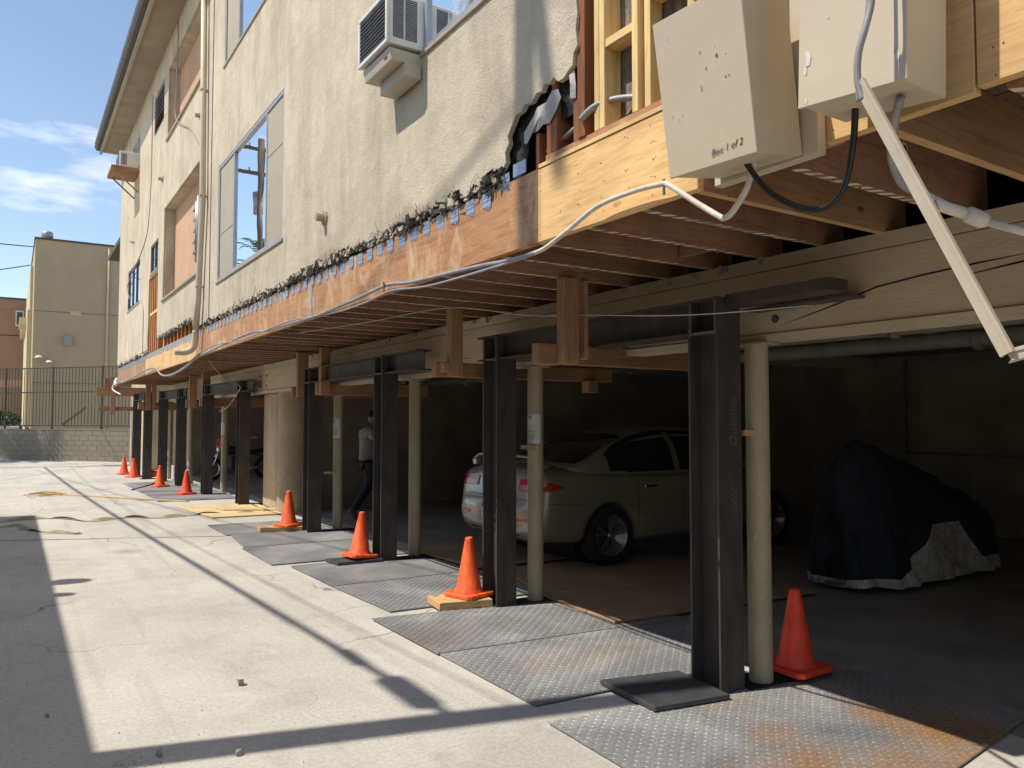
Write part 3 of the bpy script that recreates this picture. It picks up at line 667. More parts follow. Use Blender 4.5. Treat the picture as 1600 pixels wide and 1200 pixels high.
for i in range(n + 1):
    for j in range(13):
        yy = 3.4 + 1.5 * i / n; zz = 4.25 + .85 * j / 12
        vs.append((2.50 + .035 * mnoise.noise(Vector((yy * 9 + zz * 2.5, zz * 1.3, 1))) + .012 * mnoise.noise(Vector((yy * 26, zz * 5, 3))), yy, zz))
MB().add(vs, [(i * 13 + j, i * 13 + j + 1, i * 13 + j + 14, i * 13 + j + 13) for i in range(n) for j in range(12)]).build('plastic_sheeting', 'plastic', W3, True, recalc=False)
casing('window', *HOLES['wf'], fr='darkframe', splits=(20.15, 20.85))
casing('window', *HOLES['w4'], fr='darkframe', splits=(17.3,))
casing('window', *HOLES['wa'], splits=(20.4,), covers=())
a, b, c, d = HOLES['lv']
lv = MB()
lv.box((2.40, a, c), (2.45, a + .05, d)); lv.box((2.40, b - .05, c), (2.45, b, d)); lv.box((2.40, a + .05, c), (2.45, b - .05, c + .05))
lvo = lv.build('louvre_window', 'alu', apt)
for k in range(7):
    z = c + .10 + k * .11
    MB().hexa([(2.395, a + .06, z), (2.40, a + .06, z - .004), (2.40, b - .06, z - .004), (2.395, b - .06, z), (2.44, a + .06, z + .07), (2.445, a + .06, z + .066), (2.445, b - .06, z + .066), (2.44, b - .06, z + .07)]).build('louvre', 'alu' if k > 1 else 'stud_old', lvo)
for key, dp in (('r1', .2), ('r2', .2)):
    a, b, c, d = HOLES[key]
    mb = MB(); x0, x1 = 2.436, 2.4 + dp
    mb.add([(x0, a, c), (x1, a, c), (x1, a, d), (x0, a, d)], [(0, 1, 2, 3)], 0); mb.add([(x0, b, c), (x1, b, c), (x1, b, d), (x0, b, d)], [(0, 1, 2, 3)], 0)
    mb.add([(x0, a, c), (x1, a, c), (x1, b, c), (x0, b, c)], [(0, 1, 2, 3)], 0); mb.add([(x0, a, d), (x1, a, d), (x1, b, d), (x0, b, d)], [(0, 1, 2, 3)], 0)
    r = mb.build('balcony_recess', 'stucco', apt, recalc=False)
    B('recess_back_wall', (x1, a + .75, c), (x1 + .03, b, d), 'salmon', r)
    B('recess_door', (x1 + .04, a, c), (x1 + .06, a + .75, d), 'stud_old', r)
    B('sill', (2.365, a - .04, c - .05), (2.435, b + .04, c - .003), 'trim', r, .006)
    if key == 'r1':
        for yy, z0, z1, rr in ((13.62, 4.3, 5.35, .03), (13.78, 4.45, 5.3, .022), (13.2, 4.6, 5.5, .03)): MB().tube([(x1 - .05, yy, z0), (x1 - .05, yy, z1)], rr, 8).build('pipe', 'galv', r, True)
        for k in range(5): B('wood_peg', (x1 - .07, 13.86 + rng.uniform(-.03, .05), 4.42 + k * .19), (x1 - .003, 13.98 + rng.uniform(0, .08), 4.455 + k * .19), 'trim', r)
        B('dark_vent', (x1 - .02, 13.9, 4.32), (x1 - .004, 14.05, 4.46), 'darkframe', r)
# small fittings on the facade
def stub(y, z, s=.045):
    r = MB().lathe([(0, -.09), (s * .7, -.09), (s * .75, -.02), (s * 1.25, -.02), (s * 1.35, 0)], 10, (XF, y, z), 'x').build('pipe_stub', 'trim', apt)
    return r
stub(6.89, 3.47, .055); stub(16.4, 6.35, .05); stub(12.75, 6.4, .05); stub(20.6, 5.9, .03)
B('wall_line', (2.392, 11.88, 3.0), (2.399, 11.9, 8.95), 'darkframe', apt)

# ================================================================== STRUCTURE THINGS
# round posts under the girder
POSTS = [(3.85, 3.16, 'round painted post beside the nearest steel column'), (3.90, 5.63, 'round painted post with a highlighted notice, in front of the parked car'),
         (3.97, 8.21, 'bare round painted post behind the leaning cone with the steel slab'), (3.98, 10.76, 'round painted post with a small notice, left of the walking person'),
         (3.92, 17.6, 'round painted post with a pale notice beside the motorcycle'), (3.72, 20.3, 'round painted post in the far bay before the white crate'), (3.6, 22.5, 'farthest round painted post near the garage end')]
def post_obj(x, y, label, k):
    t = empty('round_post', (x, y, 0), label, 'post', 'round posts under the girder')
    r = .07; mb = MB(); vs = []; n = 22; prof = []
    h = 2.066
    zs = [0.005, .02, .06, .12, .25, .5, .9, 1.3, 1.7, h]
    for z in zs:
        for i in range(n):
            a = 2 * math.pi * i / n; rr = r * (1 + .03 * mnoise.noise(Vector((math.cos(a) * 2, math.sin(a) * 2, z * 2.5 + k * 9))))
            zz = z + (max(0, .05 * mnoise.noise(Vector((a * 1.3, k * 3.1, 0)))) if z < .03 else 0)
            vs.append((x + rr * math.cos(a), y + rr * math.sin(a), zz))
    fs = [(j * n + i, j * n + (i + 1) % n, (j + 1) * n + (i + 1) % n, (j + 1) * n + i) for j in range(len(zs) - 1) for i in range(n)]
    mb.add(vs, fs); mb.build('shaft', 'post', t, True)
    MB().box((x - .085, y - .11, h - .012), (x + .085, y + .11, h)).build('cap_plate', 'post', t)
    ch = MB(); rr_ = random.Random(k)
    for i in range(26):   # patches where the paint has chipped
        a = rr_.uniform(-2.9, -.9); z = .12 + rr_.random() ** 1.6 * 1.2; s = rr_.uniform(.003, .012); R_ = r * 1.035
        c = [(x + R_ * math.cos(a + da), y + R_ * math.sin(a + da), z + dz) for da, dz in ((-s * 12, -s * .6), (0, -s * 1.5), (s * 9, -s * .3), (s * 11, s * 1.2), (-s * 4, s * 1.7))]
        ch.add(c, [(0, 1, 2, 3, 4)])
    tag(ch.build('chipped_paint', 'chip', t, recalc=False), kind='stuff')
    return t
for k, (x, y, lb) in enumerate(POSTS): post_obj(x, y, lb, k)

# steel wide-flange columns and beams
COLS = [(3.56, 3.24), (3.555, 5.68), (3.585, 8.18), (3.60, 10.76), (3.64, 14.84), (3.505, 17.3), (3.41, 19.8), (3.30, 21.7), (3.08, 22.75), (2.97, 24.0)]
CL = ['nearest dark steel column with chalk writing beside the right-hand cone', 'dark steel column in front of the parked car', 'dark steel column half hiding the walking person',
      'dark steel column right of the round stucco pier', 'dark steel column left of the pale stucco piers', 'dark steel column behind the cone with no board, sixth from the front', 'seventh dark steel column from the front, behind an upright cone',
      'eighth dark steel column from the front, before the white crate', 'ninth dark steel column, second from the far end', 'farthest dark steel column with a sunlit edge']
Wf, Df, tf, tw = .20, .235, .016, .012
def steel_col(x, y, label, h=2.325, k=0):
    t = empty('steel_column', (x, y, 0), label, 'column', 'dark steel columns along the garage front')
    B('flange', (x - Wf / 2, y - Df / 2, .01), (x + Wf / 2, y - Df / 2 + tf, h), 'steel', t, .002)
    B('flange', (x - Wf / 2, y + Df / 2 - tf, .01), (x + Wf / 2, y + Df / 2, h), 'steel', t, .002)
    B('web', (x - tw / 2, y - Df / 2 + tf, .01), (x + tw / 2, y + Df / 2 - tf, h), 'steel', t)
    for z in (2.11, h - .016):
        for s in (-1, 1): B('stiffener', (x + s * tw / 2, y - Df / 2 + tf + .001, z), (x + s * (Wf / 2 - .006), y + Df / 2 - tf - .001, z + .014), 'weld' if z < 2.2 else 'steel', t)
    for s in (-1, 1):
        wl = MB().tube([(x - Wf / 2 + .004, y + s * (Df / 2 - tf - .004), 2.1), (x - Wf / 2 + .004, y + s * (Df / 2 - tf - .004), 2.31)], .006, 6); wl.build('weld_bead', 'weld', t)
    B('base_plate', (x - .16, y - .17, .0045), (x + .16, y + .17, .0095), 'steel_slab', t)
    return t
cols = [steel_col(x, y, CL[i]) for i, (x, y) in enumerate(COLS)]
x, y = COLS[0]
writing('chalk_writing', 'Dusency', .085, frame_m((x + .055, y - Df / 2 - .0015, 1.44), (0, 0, 1), (-1, 0, 0)), 'chalk', cols[0])
writing('chalk_writing', 'x/c', .10, frame_m((x + .055, y - Df / 2 - .0015, 1.08), (0, 0, 1), (-1, 0, 0)), 'chalk', cols[0])
def steel_beam(i, j, ya, yb, label):
    a = Vector((COLS[i][0], COLS[i][1], 0)); b = Vector((COLS[j][0], COLS[j][1], 0)); d = (b - a).normalized()
    t = empty('steel_beam', (a.x, a.y, 2.1), label, 'beam', 'dark steel beams on the column tops')
    def seg(p, q):
        for nm, z, wd, ht in (('flange', 2.118, .17, .013), ('flange', 2.317, .17, .013), ('web', 2.2175, .009, .186)):
            MB().bar((*p.xy, z), (*q.xy, z), wd, ht).build(nm, 'steel', t)
    seg(a + d * (Df / 2 + .003), b - d * (Df / 2 + .003))
    if ya: seg(a - d * ya, a - d * (Df / 2 + .003))
    if yb: seg(b + d * (Df / 2 + .003), b + d * yb)
    return t
bmA = steel_beam(0, 1, 0, .24, 'dark steel beam over the two nearest columns, chalk marked')
B('stub_plate', (3.52, 2.42, 2.27), (3.68, 3.115, 2.335), 'steel', bmA)
B('stub_plate', (3.70, 2.42, 2.25), (3.83, 3.12, 2.262), 'steel', bmA)
writing('chalk_writing', 'BTW\n P14', .06, frame_m((3.5445, 5.36, 2.235), (0, -1, 0), (0, 0, 1)), 'chalk', bmA, .1)
steel_beam(2, 3, 1.0, .3, 'dark steel beam over the third and fourth columns')
steel_beam(4, 5, .55, .3, 'dark steel beam left of the stucco piers')
steel_beam(6, 7, .4, .2, 'dark steel beam over the seventh and eighth columns')
steel_beam(8, 9, .2, .3, 'farthest dark steel beam at the driveway end')

# shoring needle beams with hangers up to the joists
def shore(y, x0, x1, zb, posts, label, h=.14, t_=.085, extra=(), front=1):
    t = empty('shoring_frame', (x0, y, zb), label, 'timber frame', 'timber shoring frames under the overhang')
    MB().box((x0, y, zb), (x1, y + t_, zb + h)).build('beam', 'timber', t, bevel=.004)
    for (px, pw, z0) in posts:
        MB().box((px, y - .093 * front, z0), (px + pw, y - .003 * front, 2.582)).build('hanger', 'timber_z', t, bevel=.004)
    for a, b in extra: MB().box(a, b).build('block', 'timber', t, bevel=.004)
    return t
shore(4.32, 3.02, 5.0, 1.985, [(3.17, .13, 1.985)], 'nearest timber needle beam hanging below the joists', extra=[((3.36, 4.24, 2.02), (3.395, 4.315, 2.58))])
shore(6.02, 3.11, 5.12, 1.975, [(3.21, .12, 1.975)], 'timber needle beam crossing above the car, second from the front', h=.13, extra=[((4.72, 5.9, 1.86), (4.84, 6.01, 1.974)), ((3.14, 5.93, 2.01), (3.205, 6.015, 2.10))])
shore(10.3, 3.50, 5.2, 1.93, [(3.52, .13, 1.93)], 'timber needle beam near the walking person, nearer of its pair', h=.17)
shore(11.25, 3.46, 5.0, 1.93, [(3.50, .16, 1.93)], 'timber needle beam near the round pier, farther of its pair', h=.15)
shore(17.5, 3.38, 5.2, 1.88, [(3.41, .16, 1.88)], 'timber needle beam left of the stucco pier, nearer of its pair', h=.18)
shore(18.5, 3.28, 5.0, 1.86, [(3.33, .16, 1.86)], 'timber needle beam left of the stucco pier, farther of its pair', h=.18)
shore(22.3, 2.92, 4.6, 1.84, [(2.95, .12, 1.84), (3.1, .1, 1.9)], 'timber needle beam with double hanger near the far end', h=.2, extra=[((2.78, 22.25, 1.86), (2.91, 22.4, 2.06))])
t = shore(24.9, 2.05, 3.4, 1.84, [(2.37, .13, 1.76)], 'farthest stack of shoring timbers sticking out past the building corner', h=.12, extra=[((2.0, 24.86, 2.26), (3.4, 24.96, 2.52)), ((2.2, 24.82, 2.525), (2.6, 24.92, 2.78)), ((2.36, 24.78, 2.53), (2.9, 24.81, 2.82)), ((2.34, 24.8, 1.72), (2.45, 24.88, 1.76))])
# small wooden wedges between steel columns and posts
for x, y, z, lb in ((3.72, 3.22, 1.50, 'short wood wedge between the nearest column and its post'), (3.74, 5.66, 1.34, 'short wood wedge below the highlighted notice'), (3.76, 10.76, .82, 'short wood wedge low on the post left of the person'), (3.78, 15.0, 1.24, 'short wood wedge between the far column and the pier')):
    tag(B('wood_wedge', (x - .02, y - .09, z), (x + .14, y - .05, z + .035), 'block_wood', None, .003), lb, 'wedge', 'wedges between columns and posts')

# ------------------------------------------------------------------ steel road plates, plywood
def plate(pts, label, z=.008, th=.008, rust=.3, seed=1., lugs=True, pitch=.036):
    c = (pts[0][0], pts[0][1], z)
    t = empty('tread_plate', c, label, 'steel plate', 'steel plates laid along the garage front')
    mm = tread_plate('tread_steel', rust, seed)
    MB().prism([(x, y, z) for x, y in pts], (0, 0, th)).build('sheet', mm, t)
    if lugs:
        p = [Vector((x, y)) for x, y in pts]; mb = MB()
        ea = p[1] - p[0]; eb = p[3] - p[0]; na = int(ea.length / pitch); nb = int(eb.length / pitch)
        for i in range(na):
            for j in range(nb):
                u = (i + .5) / na; v = (j + .5) / nb
                q = p[0] * (1 - u) * (1 - v) + p[1] * u * (1 - v) + p[2] * u * v + p[3] * (1 - u) * v
                a = math.pi / 4 if (i + j) % 2 else -math.pi / 4
                d = Vector((math.cos(a), math.sin(a))) * .014; s = Vector((-d.y, d.x)) * .32; zz = z + th + .0004
                A, B_, D, E_ = q - d, q + s, q + d, q - s
                mb.add([(A.x, A.y, zz), (E_.x, E_.y, zz), (D.x, D.y, zz), (B_.x, B_.y, zz), (q.x - d.x * .5, q.y - d.y * .5, zz + .0022), (q.x + d.x * .5, q.y + d.y * .5, zz + .0022)],
                       [(0, 1, 4), (1, 5, 4), (1, 2, 5), (2, 3, 5), (3, 4, 5), (3, 0, 4)])
        o = mb.build('tread', mm, t, recalc=False); tag(o, kind='stuff')
    return t
plate([(2.40, 3.35), (2.36, 1.75), (4.63, 2.02), (4.63, 3.03)], 'nearest rusty tread plate at the lower right', rust=1., seed=3.2)
plate([(2.47, 4.70), (2.48, 3.59), (4.60, 3.40), (4.62, 4.46)], 'large tread plate left of the nearest column', rust=.35, seed=6.4)
plate([(2.44, 5.81), (2.455, 4.706), (4.55, 4.47), (4.30, 5.50)], 'tread plate under the cone on the wood board', z=.012, rust=.35, seed=1.9)
plate([(2.60, 7.12), (2.665, 5.95), (4.12, 5.86), (4.14, 7.05)], 'tread plate between the second and third cones, nearer half', rust=.1, seed=4.4)
plate([(2.57, 8.36), (2.60, 7.13), (4.14, 7.06), (3.95, 8.24)], 'tread plate between the second and third cones, farther half', z=.011, rust=.1, seed=8.4, lugs=False)
plate([(2.42, 9.84), (2.42, 8.55), (4.05, 8.40), (4.06, 9.72)], 'tread plate beyond the leaning third cone', rust=.06, seed=5.5, lugs=False)
plate([(2.55, 11.0), (2.45, 9.85), (4.06, 9.73), (4.05, 10.9)], 'tread plate before the fourth cone', z=.011, rust=.06, seed=2.8, lugs=False)
plate([(2.50, 12.25), (2.51, 11.04), (3.9, 10.95), (3.9, 12.1)], 'tread plate beyond the cone on the yellow board', rust=.06, seed=9.1, lugs=False)
plate([(2.42, 18.4), (2.42, 16.3), (3.9, 16.1), (3.9, 18.3)], 'tread plate under the far cones, nearer half', rust=.1, seed=7.1, lugs=False)
plate([(2.35, 21.4), (2.4, 18.5), (3.8, 18.4), (3.8, 21.3)], 'tread plate under the far cones, farther half', z=.011, rust=.1, seed=7.9, lugs=False)
def slab(name, pts, z, th, m, label, cat, group=None):
    o = MB().prism([(x, y, z) for x, y in pts], (0, 0, th)).build(name, m, None, bevel=.003)
    o.location = (0, 0, 0); return tag(o, label, cat, group)
slab('steel_slab', [(2.98, 3.63), (2.95, 3.13), (3.44, 3.04), (3.50, 3.50)], .022, .028, 'steel_slab', 'thick black steel slab lapping two plates at the nearest column', 'steel slab')
slab('steel_slab', [(2.95, 8.36), (2.99, 8.06), (3.50, 8.02), (3.46, 8.34)], .024, .03, 'steel_slab', 'dark steel slab under the third cone', 'steel slab')
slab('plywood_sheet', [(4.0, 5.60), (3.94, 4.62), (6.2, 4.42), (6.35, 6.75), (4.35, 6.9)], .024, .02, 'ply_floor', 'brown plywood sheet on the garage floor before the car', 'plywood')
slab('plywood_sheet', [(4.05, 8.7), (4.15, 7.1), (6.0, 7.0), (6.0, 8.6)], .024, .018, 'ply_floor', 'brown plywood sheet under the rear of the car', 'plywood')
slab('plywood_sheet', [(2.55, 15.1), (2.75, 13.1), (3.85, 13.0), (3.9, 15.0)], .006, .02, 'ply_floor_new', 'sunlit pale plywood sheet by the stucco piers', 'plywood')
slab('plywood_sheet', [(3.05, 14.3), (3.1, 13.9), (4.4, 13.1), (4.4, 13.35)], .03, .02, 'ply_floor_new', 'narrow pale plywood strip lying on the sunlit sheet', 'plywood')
# flat dark sheets painted as the shade in dug-out slots at the column feet
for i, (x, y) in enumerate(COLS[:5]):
    o = MB().add([(x + .10, y - .16, .0215), (x + .62, y - .22, .0215), (x + .66, y - .02, .0215), (x + .3, y + .06, .0215), (x + .10, y + .06, .0215)], [(0, 1, 2, 3, 4)]).build('footing_pit_shade', 'paper_black', g, recalc=False)

# ------------------------------------------------------------------ cones
def cone(m='cone'):
    t = empty('traffic_cone')
    mb = MB(); h = .035; s = .165; c = .03
    pts = [(-s + c, -s), (s - c, -s), (s, -s + c), (s, s - c), (s - c, s), (-s + c, s), (-s, s - c), (-s, -s + c)]
    mb.prism([(x, y, 0) for x, y in pts], (0, 0, h)); mb.build('base', m, t, bevel=.006)
    MB().lathe([(.128, h - .002), (.124, h + .012), (.108, h + .03), (.036, .47), (.034, .485), (.028, .495), (.022, .495), (.020, .47)], 28).build('body', m, t, True)
    return t
c0 = cone(); c1 = cone('cone_red')
CN = [(4.14, 3.13, .045, 0, 'red cone in the shade beside the nearest post', 1.0), (3.34, 5.83, .0875, .3, 'orange cone on the thick wood board by the second column', 1.), (3.30, 8.22, .0555, .1, 'orange cone on the dark steel slab by the third column', 1.),
      (3.36, 11.05, .082, .5, 'orange cone on the yellow board by the fourth column', 1.), (3.14, 17.5, .02, .2, 'faded red cone standing on the far tread plate', 1.), (2.95, 19.7, .022, .4, 'orange cone standing alone before the seventh steel column', 1.),
      (2.86, 23.6, .002, .6, 'orange cone right of the farthest one', 1.05), (2.78, 25.0, .002, .2, 'farthest orange cone at the foot of the last column', 1.05)]
for i, (x, y, z, rz, lb, s) in enumerate(CN):
    src = c1 if i in (0, 4) else c0; first = i in (0, 1)
    o = src if first else copy_tree(src)
    o.location = (x, y, z); o.rotation_euler = (0, 0, rz); o.scale = (s,) * 3
    tag(o, lb, 'traffic cone', 'traffic cones along the garage front')
CNL = [o for o in bpy.data.objects if o.get('category') == 'traffic cone']
for o in CNL:
    if 'steel slab' in o['label']: o.rotation_euler = (R(-1.5), R(4.5), .1); o.location.z += .012
slab('wood_board', [(3.04, 6.03), (3.0, 5.72), (3.44, 5.60), (3.50, 5.92)], .0225, .062, 'block_wood', 'thick yellow wood board under the second cone', 'board', 'boards under cones')
slab('wood_board', [(2.98, 11.3), (2.96, 11.05), (3.50, 10.86), (3.55, 11.14)], .0195, .06, 'block_wood', 'yellow wood board under the fourth cone', 'board', 'boards under cones')
o = copy_tree(c0); o.location = (3.12, 22.9, .12); o.rotation_euler = (R(88), 0, R(60)); tag(o, 'red cone lying on its side before the ninth column', 'traffic cone', 'traffic cones along the garage front')

# ================================================================== THINGS ON THE FACADE
def ebox(name, p, depth, label, cat='electrical box'):
    """p: front face corners (x,y,z) bottom-near, bottom-far, top-far, top-near; body runs back in +x"""
    t = empty(name, (p[0][0], p[0][1], p[0][2]), label, cat, 'electrical boxes hung on the overhang')
    P = [Vector(q) for q in p]; ax = Vector((1, 0, (P[0].x - P[3].x) / (P[3].z - P[0].z) * -1)).normalized() * depth
    ax = Vector((depth, 0, -depth * (P[0].x - P[3].x) / (P[3].z - P[0].z) * -1))
    body = MB().hexa([P[0] + Vector((.012, 0, 0)), P[1] + Vector((.012, 0, 0)), P[1] + ax, P[0] + ax, P[3] + Vector((.012, 0, 0)), P[2] + Vector((.012, 0, 0)), P[2] + ax, P[3] + ax]).build('enclosure', 'box_paint', t, bevel=.004)
    e = .012; yv = (P[1] - P[0]).normalized() * e; zv = (P[3] - P[0]).normalized() * e
    MB().hexa([P[0] - yv - zv * .3, P[1] + yv - zv * .3, P[1] + yv - zv * .3 + Vector((.011, 0, 0)), P[0] - yv - zv * .3 + Vector((.011, 0, 0)), P[3] - yv + zv, P[2] + yv + zv, P[2] + yv + zv + Vector((.011, 0, 0)), P[3] - yv + zv + Vector((.011, 0, 0))]).build('cover', 'box_paint', t, bevel=.002)
    return t, P
b1, P = ebox('electrical_box', [(2.10, 1.722, 2.511), (2.10, 2.11, 2.526), (2.017, 2.11, 3.09), (2.017, 1.715, 3.075)], .265, 'tilted beige electrical box marked in pen, left of the pair')
ey = (P[3] - P[0]).normalized(); exx = Vector((0, -1, 0))
writing('pen_writing', 'Box 1 of 2', .034, frame_m(P[0] + ey * .035 + Vector((-.002, .185, 0)), (0, -1, .03), ey), 'ink', b1, .3)
sm = MB()
for dy, dz, s in ((.115, .37, .006), (.075, .36, .0025), (.12, .40, .002), (.115, .32, .002), (.085, .285, .0035), (.07, .285, .003), (.32, .21, .003), (.35, .23, .003), (.3, .22, .003)):
    c = P[0] + ey * dz + Vector((-.0012, dy, 0)); n = 5
    sm.add([c + Vector((0, math.cos(k * 1.257 + dz * 9) * s * rng.uniform(.5, 1.2), 0)) + ey * math.sin(k * 1.257 + dz * 9) * s * rng.uniform(.6, 1.6) for k in range(n)], [tuple(range(n))])
tag(sm.build('scuff_marks', 'ink', b1, recalc=False), kind='stuff')
sm = MB()
for dy, dz, s in ((.34, .52, .004), (.33, .50, .003), (.06, .58, .012), (.2, .29, .008), (.17, .35, .007), (.19, .41, .005)):
    c = P[0] + ey * dz + Vector((-.0012, dy, 0)); n = 6
    sm.add([c + Vector((0, math.cos(k * 1.047) * s * rng.uniform(.3, .9), 0)) + ey * math.sin(k * 1.047) * s * rng.uniform(.8, 2.2) for k in range(n)], [tuple(range(n))])
tag(sm.build('paint_chips', 'chip', b1, recalc=False), kind='stuff')
B('mounting_board', (2.366, 1.66, 2.54), (2.412, 2.14, 3.3), 'box_paint', b1, .003)
MB().tube([(2.2, 1.93, 3.05), (2.2, 1.93, 4.2)], .045, 14).build('conduit_stub', 'box_paint', b1, True)
MB().tube([(2.3, 1.80, 3.05), (2.3, 1.80, 4.2)], .012, 8).build('conduit_stub', 'conduit_white', b1, True)
b2, P2 = ebox('electrical_box', [(2.10, 1.198, 2.567), (2.10, 1.533, 2.60), (2.105, 1.51, 3.35), (2.105, 1.18, 3.32)], .235, 'sunlit beige electrical box with a hanging cable, right of the pair')
ch = MB()
for y, z, s in ((1.505, 2.75, .02), (1.515, 2.71, .012), (1.515, 2.615, .008), (1.22, 2.66, .008), (1.21, 2.64, .01), (1.43, 2.85, .004), (1.3, 2.9, .005)):
    ch.add([(2.0995 - .0008, y + math.cos(k * 1.047) * s * rng.uniform(.3, .7), z + math.sin(k * 1.047) * s * rng.uniform(.8, 1.8)) for k in range(6)], [tuple(range(6))])
tag(ch.build('paint_chips', 'white', b2, recalc=False), kind='stuff')
def cable(name, pts, r, m, label, cat='cable', n=6, smooth=True, seg=8, group=None):
    return tag(MB().tube(bez(pts, seg) if smooth else pts, r, n).build(name, m, None, True), label, cat, group)
cable('electric_cable', [(2.24, 1.88, 2.55), (2.3, 1.83, 2.44), (2.33, 1.72, 2.355), (2.34, 1.62, 2.33), (2.33, 1.54, 2.38), (2.28, 1.47, 2.50), (2.22, 1.42, 2.62)], .011, 'cable_black', 'black cable looping between the two electrical boxes')
cc = empty('conduit_run', (2.36, 6, 2.55), 'grey flexible conduit sagging along the bottom of the rim board', 'conduit')
MB().tube(bez([(2.27, 1.86, 2.55), (2.3, 1.92, 2.47), (2.34, 2.03, 2.405), (2.36, 2.09, 2.40)], 8) + bez([(2.36, 2.095, 2.401), (2.365, 2.24, 2.50), (2.37, 2.40, 2.615), (2.37, 2.46, 2.633), (2.37, 2.64, 2.645), (2.37, 2.89, 2.635), (2.37, 3.15, 2.56), (2.37, 3.32, 2.515), (2.37, 3.42, 2.505)], 8), .0125, 8).build('white_sleeve', 'conduit_white', cc, True)
MB().tube(bez([(2.37, 3.42, 2.505), (2.37, 3.64, 2.505), (2.37, 4.0, 2.53), (2.37, 4.4, 2.55), (2.375, 5.0, 2.58), (2.385, 5.43, 2.625), (2.375, 5.95, 2.60), (2.375, 6.89, 2.57), (2.37, 7.6, 2.575), (2.37, 8.7, 2.59), (2.37, 9.4, 2.63), (2.37, 10.9, 2.60), (2.36, 12.1, 2.56)], 6), .014, 8).build('grey_sleeve', 'cable_grey', cc, True)
B('tie_hook', (2.365, 2.425, 2.58), (2.372, 2.435, 2.65), 'wire', cc); B('tie_hook', (2.36, 5.44, 2.57), (2.368, 5.455, 2.65), 'wire', cc)
cable('electric_cable', [(2.37, 3.5, 2.495), (2.35, 4.6, 2.50), (2.36, 5.3, 2.56), (2.36, 5.8, 2.535), (2.38, 6.6, 2.545), (2.36, 7.8, 2.60), (2.36, 9.6, 2.58), (2.36, 11.2, 2.63), (2.35, 12.2, 2.60), (2.3, 12.8, 2.5), (2.36, 13.5, 2.62)], .008, 'cable_grey', 'thin grey cable twisted along the rim board conduit')
cable('electric_cable', [(2.36, 12.3, 2.58), (2.3, 13.2, 2.42), (2.28, 14.4, 2.36), (2.33, 15.7, 2.44), (2.38, 16.8, 2.62), (2.37, 18.2, 2.64), (2.36, 20, 2.58), (2.3, 21.3, 2.52), (2.33, 22.2, 2.58), (2.3, 23.3, 2.5)], .018, 'cable_grey', 'slack grey cable below the far yellow plywood')
cable('electric_cable', [(2.5, 12.4, 2.52), (3.0, 13.6, 2.3), (3.4, 14.2, 2.2), (3.5, 14.7, 2.1), (3.45, 15.2, 1.85), (3.4, 15.7, 1.75)], .009, 'cable_grey', 'loose thin cable hanging to the fifth column')
cable('electric_cable', [(2.0, 1.22, 3.3), (1.99, 1.215, 2.86), (2.0, 1.225, 2.775), (1.985, 1.235, 2.70), (1.98, 1.255, 2.63), (1.985, 1.262, 2.56), (1.99, 1.25, 2.50)], .010, 'cable_grey', 'grey cable hanging in front of the sunlit box into the channel')
cable('electric_cable', [(2.02, 1.235, 3.3), (2.01, 1.24, 2.80), (1.992, 1.25, 2.68), (1.985, 1.262, 2.60), (1.995, 1.268, 2.50)], .006, 'cable_grey', 'thin grey wire behind the hanging cable at the sunlit box')
def channel(name, a, b, wd, label):
    t = MB(); a = Vector(a); b = Vector(b); d = (b - a).normalized(); s = d.cross(Vector((1, 0, 0))).normalized(); k = Vector((1, 0, 0)); k = (k - d * k.dot(d)).normalized()
    for o_, w_, h_ in ((Vector((0, 0, 0)), wd, .003), (s * (wd / 2 - .0015) + k * .008, .003, .014), (s * -(wd / 2 - .0015) + k * .008, .003, .014), (s * .006 - k * .003, .003, .004)):
        A, B_ = a + o_, b + o_; u = s * w_ / 2; v = k * h_ / 2
        t.hexa([A - u - v, B_ - u - v, B_ + u - v, A + u - v, A - u + v, B_ - u + v, B_ + u + v, A + u + v])
    return tag(t.build(name, 'channel'), label, 'cable channel')
channel('cable_channel', (1.985, 1.262, 2.555), (1.985, .894, 1.755), .032, 'long beige cable channel dangling diagonally from the sunlit box')
channel('cable_channel', (1.99, .892, 1.752), (2.15, .80, 1.80), .03, 'bent lower end of the dangling beige channel at the right edge')
pc = empty('painted_pipe', (2.5, 1.3, 2.3), 'old pipe with flaking white paint under the joists at right', 'pipe')
MB().tube(bez([(2.2, 1.262, 2.56), (2.26, 1.32, 2.50), (2.34, 1.375, 2.43), (2.40, 1.38, 2.365), (2.45, 1.364, 2.339)], 6), .014, 8).build('grey_section', 'conduit', pc, True)
MB().tube([(2.45, 1.364, 2.339), (2.52, 1.305, 2.285), (2.57, 1.265, 2.262)], .019, 10).build('white_section', 'conduit_white', pc, True)
MB().tube([(2.565, 1.268, 2.263), (2.575, 1.262, 2.26), (2.61, 1.235, 2.24), (2.62, 1.228, 2.235)], [.019, .027, .027, .02], 10).build('coupling', 'conduit_white', pc, True)
MB().tube([(2.62, 1.228, 2.235), (2.9, 1.0, 2.12)], .013, 10).build('thin_section', 'conduit_white', pc, True)
for i, (a, b) in enumerate((((2.36, 1.352, 2.46), .022), ((2.50, 1.32, 2.30), .024))): MB().lathe([(.012, -.008), (b, -.006), (b, .006), (.012, .008)], 8, a, 'y').build('clamp', 'conduit', pc)
cable('string_line', [(2.50, 7.9, 2.50), (2.85, 6.9, 2.53), (3.19, 5.93, 2.575), (3.3, 4.9, 2.40), (3.34, 4.2, 2.325), (3.36, 3.2, 2.215), (4.0, 2.6, 2.27), (4.66, 2.0, 2.34), (5.3, 1.5, 2.4)], .0035, 'string', 'thin white string line stretched under the joists past the nearest column', 'string', 4, True, 6)

